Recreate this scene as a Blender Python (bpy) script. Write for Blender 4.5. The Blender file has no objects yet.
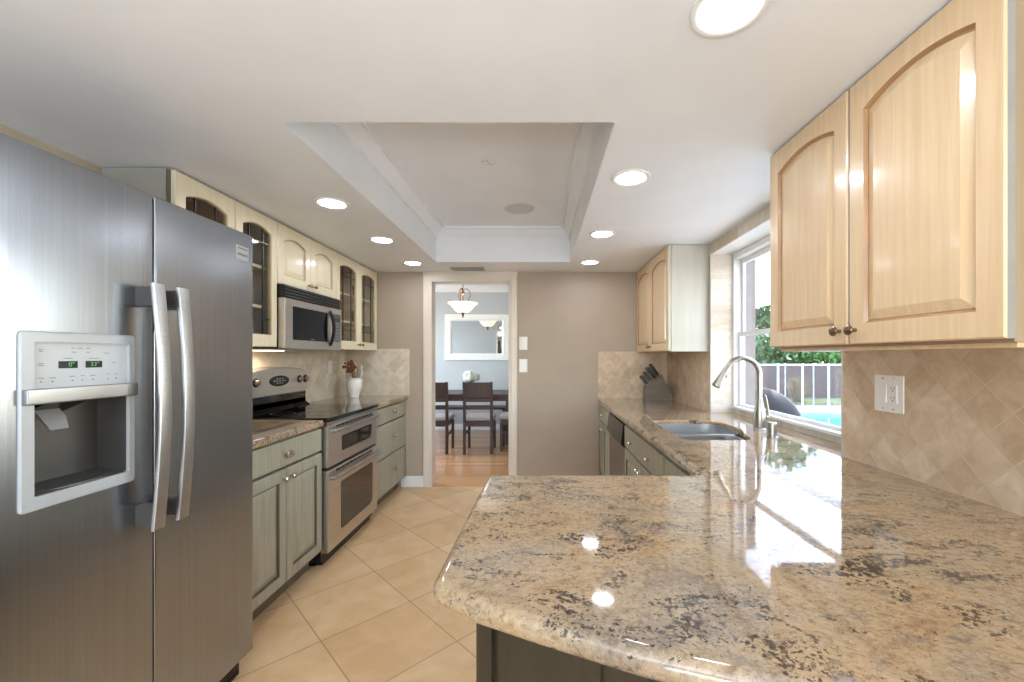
import bpy, bmesh, math, random
from mathutils import Vector, Matrix
from mathutils.geometry import tessellate_polygon

SC = bpy.context.scene
COL = SC.collection
PI = math.pi
rnd = random.Random(7)

# ------------------------------------------------------------------ camera, sky, lamps, exposure
cam_d = bpy.data.cameras.new('camera')
cam = bpy.data.objects.new('camera', cam_d)
COL.objects.link(cam)
cam.location = (0, 0, 1.32)
cam.rotation_euler = (PI / 2, 0, 0)
cam_d.sensor_width = 36.0
cam_d.lens = 420.0 / 1024.0 * 36.0
cam_d.shift_x = -28.0 / 1024.0
cam_d.shift_y = 15.0 / 1024.0
cam_d.clip_start = 0.05
SC.camera = cam

SC.view_settings.view_transform = 'Standard'
SC.view_settings.look = 'None'
SC.view_settings.gamma = 1.0
SC.view_settings.use_curve_mapping = False
SC.view_settings.exposure = 1.25

world = bpy.data.worlds.new('world')
SC.world = world
world.use_nodes = True
wn = world.node_tree.nodes
bg = wn['Background']
sky = wn.new('ShaderNodeTexSky')
sky.sky_type = 'NISHITA'
sky.sun_disc = False
sky.sun_elevation = math.radians(55)
sky.sun_rotation = math.radians(60)
world.node_tree.links.new(sky.outputs['Color'], bg.inputs['Color'])
bg.inputs['Strength'].default_value = 0.8

def lamp(name, kind, loc, rot, energy, color=(1, 1, 1), size=None, size_y=None, **kw):
    d = bpy.data.lights.new(name, kind)
    d.energy = energy
    d.color = color
    if kind == 'AREA':
        d.shape = kw.get('shape', 'RECTANGLE')
        d.size = size
        if d.shape == 'RECTANGLE':
            d.size_y = size_y or size
        d.spread = kw.get('spread', PI)
    if kind == 'SPOT':
        d.spot_size = kw.get('angle', 2.4)
        d.spot_blend = kw.get('blend', 0.8)
        d.shadow_soft_size = size
    if kind == 'POINT':
        d.shadow_soft_size = size
    if kind == 'SUN':
        d.angle = 0.02
    o = bpy.data.objects.new(name, d)
    COL.objects.link(o)
    o.location = loc
    o.rotation_euler = rot
    return o

lamp('sunlight', 'SUN', (6, 4, 8), (math.radians(35), 0, math.radians(125)), 5.0, (1, 0.96, 0.9))
# unseen rear fill lamp in an added opening; daylight through the dining room window
lamp('rear_fill', 'AREA', (-0.1, -3.95, 1.25), (PI / 2, 0, 0), 8, (0.86, 0.93, 1.0), 2.9, 2.0)
lamp('daylight_dining', 'AREA', (-3.15, 5.9, 1.35), (PI / 2, 0, -PI / 2), 24, (0.95, 0.975, 1.0), 1.9, 1.7)
# unseen upward fill lamp behind the camera, added to brighten the ceiling
lamp('ceiling_fill', 'AREA', (-.3, -1.5, 1.2), (math.radians(170), 0, 0), 54, (0.79, 0.89, 1.0), 2.0, 1.4)

# ------------------------------------------------------------------ helpers: materials
def lin(c):
    return tuple(((v / 255) / 12.92 if v / 255 <= 0.04045 else ((v / 255 + 0.055) / 1.055) ** 2.4) for v in c)

class NT:
    def __init__(s, name):
        s.m = bpy.data.materials.new(name)
        s.m.use_nodes = True
        s.t = s.m.node_tree
        s.b = s.t.nodes['Principled BSDF']
    def n(s, typ, **kw):
        x = s.t.nodes.new(typ)
        for k, v in kw.items():
            if k.startswith('i_'):
                x.inputs[k[2:].replace('_', ' ')].default_value = v
            else:
                setattr(x, k, v)
        return x
    def l(s, a, b):
        s.t.links.new(a, b)
    def coord(s, scale=(1, 1, 1), rot=(0, 0, 0), loc=(0, 0, 0)):
        tc = s.n('ShaderNodeTexCoord')
        mp = s.n('ShaderNodeMapping')
        mp.inputs['Scale'].default_value = scale
        mp.inputs['Rotation'].default_value = rot
        mp.inputs['Location'].default_value = loc
        s.l(tc.outputs['Object'], mp.inputs['Vector'])
        return mp.outputs['Vector']
    def noise(s, vec, scale, detail=4, rough=0.55, dist=0.0):
        x = s.n('ShaderNodeTexNoise')
        x.inputs['Scale'].default_value = scale
        x.inputs['Detail'].default_value = detail
        x.inputs['Roughness'].default_value = rough
        x.inputs['Distortion'].default_value = dist
        s.l(vec, x.inputs['Vector'])
        return x.outputs['Fac']
    def ramp(s, fac, stops, interp='LINEAR'):
        x = s.n('ShaderNodeValToRGB')
        e = x.color_ramp.elements
        while len(e) < len(stops):
            e.new(0.5)
        for el, (p, c) in zip(e, stops):
            el.position = p
            el.color = (*lin(c), 1) if len(c) == 3 else c
        x.color_ramp.interpolation = interp
        s.l(fac, x.inputs['Fac'])
        return x.outputs['Color']
    def mix(s, fac, a, b, blend='MIX'):
        x = s.n('ShaderNodeMix', data_type='RGBA', blend_type=blend)
        for v, i in ((fac, 0), (a, 6), (b, 7)):
            if hasattr(v, 'links'):
                s.l(v, x.inputs[i])
            elif i == 0:
                x.inputs[i].default_value = v
            else:
                x.inputs[i].default_value = (*lin(v), 1)
        return x.outputs[2]
    def bump(s, h, strength=0.2, dist=0.01):
        x = s.n('ShaderNodeBump')
        x.inputs['Strength'].default_value = strength
        x.inputs['Distance'].default_value = dist
        s.l(h, x.inputs['Height'])
        s.l(x.outputs['Normal'], s.b.inputs['Normal'])
    def col(s, c):
        if hasattr(c, 'links'):
            s.l(c, s.b.inputs['Base Color'])
        else:
            s.b.inputs['Base Color'].default_value = (*lin(c), 1)
    def set(s, rough=0.5, metal=0.0, spec=0.5, coat=0.0, coat_rough=0.1):
        s.b.inputs['Roughness'].default_value = rough
        s.b.inputs['Metallic'].default_value = metal
        s.b.inputs['Specular IOR Level'].default_value = spec
        s.b.inputs['Coat Weight'].default_value = coat
        s.b.inputs['Coat Roughness'].default_value = coat_rough
        return s

def plain(name, rgb, rough=0.5, metal=0.0, var=0.06, scale=8.0, **kw):
    t = NT(name)
    v = t.noise(t.coord(), scale, 3)
    a = tuple(max(0, c * (1 - var)) for c in rgb)
    b = tuple(min(255, c * (1 + var)) for c in rgb)
    t.col(t.ramp(v, [(0.3, a), (0.7, b)]))
    t.set(rough, metal, **kw)
    return t.m

def emis(name, rgb, strength):
    t = NT(name)
    t.col(rgb)
    t.b.inputs['Emission Color'].default_value = (*lin(rgb), 1)
    t.b.inputs['Emission Strength'].default_value = strength
    return t.m

def glassy(name, tint=(255, 255, 255), ior=1.45, rough=0.0, haze=0.0):
    t = NT(name)
    tr = t.n('ShaderNodeBsdfTransparent')
    tr.inputs['Color'].default_value = (*lin(tint), 1)
    gl = t.n('ShaderNodeBsdfGlossy')
    gl.inputs['Roughness'].default_value = rough
    lw = t.n('ShaderNodeLayerWeight')
    lw.inputs['Blend'].default_value = 0.5
    pw = t.n('ShaderNodeMath', operation='POWER')
    t.l(lw.outputs['Facing'], pw.inputs[0])
    pw.inputs[1].default_value = 5.0
    fr = t.n('ShaderNodeMath', operation='MULTIPLY_ADD')
    t.l(pw.outputs[0], fr.inputs[0])
    fr.inputs[1].default_value = 0.96
    fr.inputs[2].default_value = ((ior - 1) / (ior + 1)) ** 2
    mx = t.n('ShaderNodeMixShader')
    t.l(fr.outputs[0], mx.inputs[0])
    t.l(tr.outputs[0], mx.inputs[1])
    t.l(gl.outputs[0], mx.inputs[2])
    t.l(mx.outputs[0], t.t.nodes['Material Output'].inputs['Surface'])
    return t.m

def wood(name, c1, c2, rough=0.35, axis='z', freq=1.0, coat=0.3, bump=0.05, glaze=None):
    t = NT(name)
    sc = {'x': (2, 34, 34), 'y': (34, 2, 34), 'z': (34, 34, 1.6)}[axis]
    v = t.coord(tuple(k * freq for k in sc))
    f = t.noise(v, 1.5, 6, 0.6, 0.4)
    c = t.ramp(f, [(0.32, c1), (0.68, c2)])
    big = t.noise(t.coord(), 2.2, 2)
    c = t.mix(t.ramp(big, [(0.35, (0, 0, 0)), (0.75, (120, 120, 120))]), c, c1)
    if glaze:
        fine = t.noise(t.coord(tuple(k * 3 for k in sc)), 2.0, 4, 0.7)
        c = t.mix(t.ramp(fine, [(0.52, (0, 0, 0)), (0.75, (150, 150, 150))]), c, glaze)
    t.col(c)
    t.set(rough, 0, 0.5, coat, 0.12)
    t.bump(f, bump, 0.004)
    return t.m

def steel(name, rgb=(176, 178, 182), rough=0.28, axis='z', streak=0.08):
    t = NT(name)
    sc = {'x': (1, 160, 160), 'y': (160, 1, 160), 'z': (200, 200, 1)}[axis]
    f = t.noise(t.coord(sc), 1.0, 3, 0.6)
    a = tuple(c * 0.93 for c in rgb)
    t.col(t.ramp(f, [(0.3, a), (0.7, rgb)]))
    r = t.n('ShaderNodeMapRange')
    t.l(f, r.inputs['Value'])
    r.inputs['To Min'].default_value = rough - streak / 2
    r.inputs['To Max'].default_value = rough + streak / 2
    t.set(rough, 1.0)
    t.l(r.outputs[0], t.b.inputs['Roughness'])
    return t.m

def tiles(name, plane, size, rot, off, grout, stops, gw=0.004, rough=0.4, mott=6.0, bump=0.15, bias=0.0, ratio=1.0, spec=0.5, streak=None):
    """square tiles laid on a plane given by two of the object's own axes"""
    t = NT(name)
    tc = t.n('ShaderNodeTexCoord')
    sep = t.n('ShaderNodeSeparateXYZ')
    t.l(tc.outputs['Object'], sep.inputs[0])
    cmb = t.n('ShaderNodeCombineXYZ')
    t.l(sep.outputs[plane[0].upper()], cmb.inputs[0])
    t.l(sep.outputs[plane[1].upper()], cmb.inputs[1])
    mp = t.n('ShaderNodeMapping')
    mp.inputs['Rotation'].default_value = (0, 0, rot)
    mp.inputs['Location'].default_value = (off[0], off[1], 0)
    t.l(cmb.outputs[0], mp.inputs['Vector'])
    br = t.n('ShaderNodeTexBrick')
    br.offset = 0.0 if ratio == 1.0 else 0.5
    br.squash = 1.0
    br.inputs['Scale'].default_value = 1.0
    br.inputs['Brick Width'].default_value = size * ratio
    br.inputs['Row Height'].default_value = size
    br.inputs['Mortar Size'].default_value = gw
    br.inputs['Mortar Smooth'].default_value = 0.3
    br.inputs['Bias'].default_value = bias
    br.inputs['Color1'].default_value = (0, 0, 0, 1)
    br.inputs['Color2'].default_value = (1, 1, 1, 1)
    br.inputs['Mortar'].default_value = (0.5, 0.5, 0.5, 1)
    t.l(mp.outputs[0], br.inputs['Vector'])
    v = t.coord() if streak is None else t.coord(streak)
    n1 = t.noise(v, mott, 6, 0.62, 0.6)
    add = t.n('ShaderNodeMath', operation='MULTIPLY_ADD')
    t.l(br.outputs['Color'], add.inputs[0])
    add.inputs[1].default_value = 0.30
    t.l(n1, add.inputs[2])
    sub = t.n('ShaderNodeMath', operation='SUBTRACT')
    t.l(add.outputs[0], sub.inputs[0])
    sub.inputs[1].default_value = 0.15
    c = t.ramp(sub.outputs[0], stops)
    pits = t.noise(t.coord(), mott * 9, 4, 0.7)
    c = t.mix(t.ramp(pits, [(0.60, (0, 0, 0)), (0.72, (70, 70, 70))]), c, tuple(k * 0.72 for k in stops[0][1]))
    c = t.mix(br.outputs['Fac'], c, grout)
    t.col(c)
    t.set(rough, 0, spec)
    inv = t.n('ShaderNodeMath', operation='SUBTRACT')
    inv.inputs[0].default_value = 1.0
    t.l(br.outputs['Fac'], inv.inputs[1])
    t.bump(inv.outputs[0], bump, 0.002)
    return t.m

def granite(name):
    t = NT(name)
    v = t.coord()
    d = t.coord((1.0, 1.7, 1.6), (0, 0, math.radians(38)))
    def over(fac_src, lo, hi, amt, c, col):
        return t.mix(t.ramp(fac_src, [(lo, (0, 0, 0)), (hi, (amt, amt, amt))]), c, col)
    big = t.noise(d, 2.4, 5, 0.6, 0.9)
    c = t.ramp(big, [(0.28, (128, 115, 104)), (0.42, (168, 147, 120)), (0.56, (182, 154, 118)), (0.66, (156, 116, 78)), (0.78, (118, 88, 64))])
    mid = t.noise(d, 27, 7, 0.75, 0.6)
    c = over(mid, .52, .64, 200, c, (112, 88, 68))
    inv = t.n('ShaderNodeMath', operation='SUBTRACT')
    inv.inputs[0].default_value = 1.0
    t.l(mid, inv.inputs[1])
    c = over(inv.outputs[0], .54, .68, 160, c, (200, 184, 158))
    fine = t.noise(v, 75, 6, 0.8, 0.3)
    c = over(fine, .53, .62, 200, c, (92, 74, 60))
    inv2 = t.n('ShaderNodeMath', operation='SUBTRACT')
    inv2.inputs[0].default_value = 1.0
    t.l(fine, inv2.inputs[1])
    c = over(inv2.outputs[0], .54, .66, 170, c, (206, 186, 154))
    wob = t.n('ShaderNodeTexNoise')
    wob.inputs['Scale'].default_value = 60
    t.l(v, wob.inputs['Vector'])
    wm = t.n('ShaderNodeMix', data_type='VECTOR')
    wm.inputs[0].default_value = 0.03
    t.l(v, wm.inputs[4])
    t.l(wob.outputs['Color'], wm.inputs[5])
    vo = t.n('ShaderNodeTexVoronoi')
    vo.inputs['Scale'].default_value = 210
    t.l(wm.outputs[1], vo.inputs['Vector'])
    sp = t.n('ShaderNodeSeparateColor')
    t.l(vo.outputs['Color'], sp.inputs[0])
    c = over(sp.outputs[0], .70, .90, 120, c, (120, 108, 98))
    c = over(sp.outputs[1], .80, .95, 120, c, (200, 188, 170))
    mask = t.noise(d, 5.0, 5, 0.68, 1.4)
    spk = t.noise(v, 50, 6, 0.75, 0.8)
    mul = t.n('ShaderNodeMath', operation='MULTIPLY')
    t.l(mask, mul.inputs[0])
    t.l(spk, mul.inputs[1])
    c = over(mul.outputs[0], .322, .350, 230, c, (50, 44, 44))
    crys = t.noise(v, 95, 3, 0.6)
    mul3 = t.n('ShaderNodeMath', operation='MULTIPLY')
    t.l(mask, mul3.inputs[0])
    t.l(crys, mul3.inputs[1])
    c = over(mul3.outputs[0], .322, .340, 240, c, (42, 38, 38))
    vs = t.n('ShaderNodeTexVoronoi')
    vs.inputs['Scale'].default_value = 150
    t.l(wm.outputs[1], vs.inputs['Vector'])
    s2 = t.n('ShaderNodeSeparateColor')
    t.l(vs.outputs['Color'], s2.inputs[0])
    m4 = t.n('ShaderNodeMath', operation='MULTIPLY')
    t.l(s2.outputs[2], m4.inputs[0])
    t.l(mask, m4.inputs[1])
    c = over(m4.outputs[0], .50, .53, 225, c, (58, 50, 48))
    mask2 = t.noise(t.coord((1, 1, 1), (0, 0, 0), (7, 3, 1)), 4.5, 4, 0.65, 1.0)
    mul2 = t.n('ShaderNodeMath', operation='MULTIPLY')
    t.l(mask2, mul2.inputs[0])
    t.l(spk, mul2.inputs[1])
    c = over(mul2.outputs[0], .285, .34, 190, c, (126, 116, 112))
    t.col(c)
    t.set(0.05, 0, 0.55, 0.4, 0.02)
    t.b.inputs['Coat IOR'].default_value = 1.6
    return t.m

def planks(name):
    t = NT(name)
    tc = t.n('ShaderNodeTexCoord')
    br = t.n('ShaderNodeTexBrick')
    br.offset = 0.37
    br.inputs['Scale'].default_value = 1.0
    br.inputs['Brick Width'].default_value = 1.1
    br.inputs['Row Height'].default_value = 0.085
    br.inputs['Mortar Size'].default_value = 0.0015
    br.inputs['Color1'].default_value = (*lin((196, 142, 92)), 1)
    br.inputs['Color2'].default_value = (*lin((222, 172, 122)), 1)
    br.inputs['Mortar'].default_value = (*lin((120, 80, 50)), 1)
    t.l(tc.outputs['Object'], br.inputs['Vector'])
    f = t.noise(t.coord((2, 30, 1)), 2, 5)
    c = t.mix(t.ramp(f, [(0.4, (0, 0, 0)), (0.8, (90, 90, 90))]), br.outputs['Color'], (165, 112, 70))
    t.col(c)
    t.set(0.22, 0, 0.5, 0.3, 0.1)
    return t.m

def leafmat(name, c1, c2):
    t = NT(name)
    v = t.noise(t.coord(), 9, 3)
    t.col(t.ramp(v, [(0.3, c1), (0.7, c2)]))
    t.set(0.5)
    t.b.inputs['Transmission Weight'].default_value = 0.0
    return t.m

M = {}
M['ceiling'] = plain('ceiling_paint', (238, 240, 243), 0.42, 0, 0.012, 3, spec=0.35)
M['white'] = plain('white_trim_paint', (236, 236, 234), 0.4, 0, 0.01)
M['casing'] = plain('cream_casing_paint', (226, 214, 200), 0.4, 0, 0.01)
M['taupe'] = plain('taupe_wall_paint', (176, 160, 143), 0.6, 0, 0.015, 3)
M['tan_wall'] = plain('tan_wall_paint', (186, 172, 150), 0.6, 0, 0.02, 3)
M['bluegrey'] = plain('blue_grey_wall_paint', (186, 191, 193), 0.6, 0, 0.012, 3)
M['floor'] = tiles('travertine_floor', 'xy', 0.4455, PI / 4, (-0.136, -0.212), (172, 140, 104),
                   [(0.25, (212, 172, 124)), (0.5, (224, 188, 142)), (0.75, (232, 202, 160))], 0.0035, 0.34, 5.0, 0.2)
M['planks'] = planks('oak_planks')
ST = [(0.25, (188, 162, 134)), (0.48, (205, 181, 153)), (0.62, (214, 193, 167)), (0.78, (222, 205, 182))]
M['splash_side'] = tiles('travertine_splash_side', 'yz', 0.1016, PI / 4, (0.02, 0.0), (206, 188, 162), ST, 0.0022, 0.55, 14, 0.25, spec=0.3)
M['splash_end'] = tiles('travertine_splash_end', 'xz', 0.1016, PI / 4, (0.02, 0.03), (206, 188, 162), ST, 0.0022, 0.55, 14, 0.25, spec=0.3)
SJ = [(0.28, (196, 180, 160)), (0.48, (212, 199, 181)), (0.62, (222, 212, 198)), (0.76, (230, 222, 210))]
SL = [(0.25, (200, 186, 165)), (0.48, (214, 202, 182)), (0.62, (222, 212, 195)), (0.78, (230, 222, 208))]  # paler copy of the splash tile, lightened because little light falls there
M['splash_left'] = tiles('travertine_splash_left', 'yz', 0.1016, PI / 4, (0.02, 0.0), (214, 202, 182), SL, 0.0022, 0.55, 14, 0.2, spec=0.3)
M['splash_left_end'] = tiles('travertine_splash_left_end', 'xz', 0.1016, PI / 4, (0.02, 0.03), (214, 202, 182), SL, 0.0022, 0.55, 14, 0.2, spec=0.3)
M['jamb'] = tiles('travertine_jamb', 'xz', 0.20, 0, (0.0, 0.1), (204, 192, 174), SJ, 0.002, 0.45, 7, 0.12, ratio=1.6, streak=(1, 1, 3))
M['header'] = tiles('travertine_header', 'yz', 0.20, 0, (0.0, 0.02), (204, 192, 174), SJ, 0.002, 0.45, 7, 0.12, ratio=1.6)
M['granite'] = granite('polished_granite')
M['maple'] = wood('honey_maple', (222, 190, 148), (234, 208, 170), 0.3, 'z', 1.0, 0.5, 0.04)
M['maple_glaze'] = plain('maple_glaze_line', (176, 134, 92), 0.35, 0, 0.05, coat=0.4)
M['cream'] = wood('cream_painted_wood', (226, 214, 184), (236, 226, 200), 0.35, 'z', 1.0, 0.4, 0.02)
M['cream_glaze'] = plain('cream_glaze_line', (190, 172, 136), 0.35, 0, 0.05)
M['shaded_side'] = wood('shaded_maple_side', (164, 144, 116), (178, 158, 128), 0.55, 'z', 0.6, 0.0, 0.02)  # maple darkened for the shade on the near cabinet's end
M['pale_panel'] = wood('whitewashed_panel', (190, 186, 172), (200, 197, 184), 0.4, 'z', 0.6, 0.2, 0.02)
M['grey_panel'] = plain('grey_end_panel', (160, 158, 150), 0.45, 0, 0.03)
M['sage'] = wood('sage_glazed_wood', (150, 146, 126), (174, 169, 147), 0.4, 'z', 1.0, 0.25, 0.03, (128, 124, 106))
M['sage_glaze'] = plain('sage_glaze_line', (84, 82, 66), 0.4, 0, 0.05)
M['sage_shaded'] = wood('shaded_olive_wood', (34, 30, 23), (46, 41, 32), 0.4, 'z', 1.0, 0.3, 0.04)  # dark olive wood, darkened further for the dim light on the peninsula base
M['kick'] = plain('toe_kick_wood', (110, 98, 80), 0.6)
M['interior'] = wood('cabinet_interior', (172, 130, 104), (190, 148, 120), 0.5, 'z', 0.6, 0.1, 0.02)
M['shelf'] = plain('cream_shelf', (226, 214, 190), 0.45)
M['nickel'] = plain('satin_nickel', (198, 190, 178), 0.22, 1.0, 0.02)
M['bronze'] = plain('aged_pewter_knob', (150, 130, 112), 0.25, 1.0, 0.08, 60)
M['steel'] = steel('brushed_steel_appliance', (166, 171, 179), 0.25, 'z', 0.04)
M['steel_oven'] = steel('brushed_steel_cooking', (214, 209, 203), 0.34, 'y', 0.05)
M['steel_h'] = steel('brushed_steel_trim', (182, 182, 184), 0.33, 'y')
M['steel_sink'] = steel('sink_steel', (196, 196, 196), 0.38, 'x')
M['steel_warm_refl'] = steel('steel_warm_reflection', (150, 138, 122), 0.32, 'z')  # stainless steel with its warm reflection put into the colour
M['chrome'] = plain('brushed_nickel_tap', (164, 158, 150), 0.3, 1.0, 0.02)
M['silver_plastic'] = plain('silver_plastic', (184, 190, 196), 0.3, 0.15, 0.015)
M['panel_plastic'] = plain('pale_control_panel', (204, 211, 217), 0.22, 0, 0.01)
M['dark_plastic'] = plain('dark_grey_plastic', (70, 70, 70), 0.35, 0, 0.04)
M['cavity'] = plain('dispenser_cavity', (92, 91, 89), 0.3, 0.55, 0.05)
M['paddle'] = plain('grey_paddle', (150, 151, 151), 0.25, 0, 0.03)
M['black'] = plain('black_enamel', (20, 20, 21), 0.25, 0, 0.05)
M['black_glass'] = plain('black_glass', (10, 10, 11), 0.04, 0, 0.02, spec=0.6)
M['oven_glass'] = plain('oven_window_glass', (44, 42, 40), 0.05, 0, 0.05, spec=0.9)
M['lcd'] = plain('lcd_glass', (44, 58, 60), 0.15)
M['digit'] = emis('green_digits', (90, 150, 80), 0.2)
M['print'] = plain('grey_print', (130, 134, 138), 0.5)
M['fridge_side'] = plain('fridge_grey_side', (96, 97, 99), 0.5)
M['glass'] = glassy('clear_pane')
M['cab_glass'] = glassy('cabinet_pane', (250, 250, 248), 1.5)
M['lead'] = plain('leaded_came', (86, 82, 78), 0.3, 0.8)
M['mirror'] = plain('mirror_silver', (222, 226, 228), 0.02, 1.0, 0.0)
M['lens'] = emis('lit_downlight_lens', (240, 246, 255), 28.0)
M['puck'] = emis('lit_puck_lens', (255, 226, 190), 2.2)
M['vinyl'] = plain('white_vinyl_frame', (240, 241, 242), 0.35, 0, 0.005)
M['plate'] = plain('white_wall_plate', (240, 236, 230), 0.35, 0, 0.005)
M['slot'] = plain('dark_slot', (60, 56, 52), 0.6)
M['ceramic'] = plain('white_ceramic', (238, 236, 232), 0.2, 0, 0.01)
M['teal'] = plain('teal_ceramic', (104, 128, 122), 0.25)
M['drinkglass'] = glassy('tumbler_glass', (215, 222, 222), 1.5)
M['dry'] = plain('dried_flowers', (122, 78, 54), 0.8, 0, 0.3, 60)
M['silverleaf'] = plain('silver_pods', (206, 202, 196), 0.4, 0.2, 0.1, 50)
M['knifeblock'] = wood('grey_brown_block', (104, 93, 80), (124, 112, 98), 0.45, 'x', 1, 0.1, 0.03)
M['darkwood'] = wood('dark_walnut', (52, 32, 26), (72, 44, 32), 0.45, 'z', 1.0, 0.1, 0.03)
M['seat'] = plain('grey_seat_fabric', (176, 172, 170), 0.8, 0, 0.05, 40)
M['petal'] = plain('white_petals', (240, 242, 232), 0.7, 0, 0.04, 40)
M['leaf'] = leafmat('cut_leaves', (60, 96, 48), (100, 140, 70))
M['alabaster'] = emis('lit_alabaster_glass', (255, 226, 184), 0.75)
M['oldbronze'] = plain('antique_bronze', (96, 70, 50), 0.35, 0.8, 0.1, 40)
M['speaker'] = plain('speaker_grille', (208, 209, 210), 0.7, 0, 0.05, 200)
M['vent'] = plain('grey_vent_metal', (160, 160, 158), 0.5, 0, 0.03)
M['grass'] = plain('grass_green', (104, 128, 70), 0.9, 0, 0.25, 12)
M['concrete'] = plain('pale_concrete', (158, 152, 142), 0.8, 0, 0.05, 4)
M['water'] = plain('pool_water', (60, 160, 178), 0.05, 0, 0.15, 5)
M['hedge'] = leafmat('hedge_leaf', (44, 84, 34), (120, 160, 72))
M['tree'] = leafmat('tree_leaf', (34, 66, 32), (84, 124, 60))
M['bark'] = plain('bark', (112, 100, 88), 0.9, 0, 0.2, 30)
M['brownwall'] = plain('brown_garden_wall', (132, 98, 88), 0.9, 0, 0.1, 10)
M['straw'] = plain('straw_grass', (196, 172, 118), 0.8, 0, 0.15, 20)
M['postgrey'] = plain('patio_post_paint', (112, 104, 102), 0.6)
M['cover'] = plain('black_vinyl_cover', (17, 18, 21), 0.6, 0, 0.1, 6, spec=0.25)
M['fencewhite'] = plain('white_fence_paint', (240, 238, 234), 0.5)
t_ = NT('pool_fence_mesh'); t_.col((96, 84, 80)); t_.set(0.9, 0, 0.1); t_.b.inputs['Alpha'].default_value = 0.25
M['fencemesh'] = t_.m
t_ = NT('opal_roof_sheet')
t_.col((246, 247, 248))
t_.set(0.5)
tl = t_.n('ShaderNodeBsdfTranslucent')
tl.inputs['Color'].default_value = (.92, .93, .94, 1)
mx = t_.n('ShaderNodeMixShader')
mx.inputs[0].default_value = 0.75
t_.l(t_.b.outputs[0], mx.inputs[1])
t_.l(tl.outputs[0], mx.inputs[2])
t_.l(mx.outputs[0], t_.t.nodes['Material Output'].inputs['Surface'])
M['opal'] = t_.m

# ------------------------------------------------------------------ helpers: meshes and objects
def frame(o, U, V, W):
    m = Matrix.Identity(4)
    for i, c in enumerate((U, V, W, o)):
        for r in range(3):
            m[r][i] = c[r]
    return m

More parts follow.
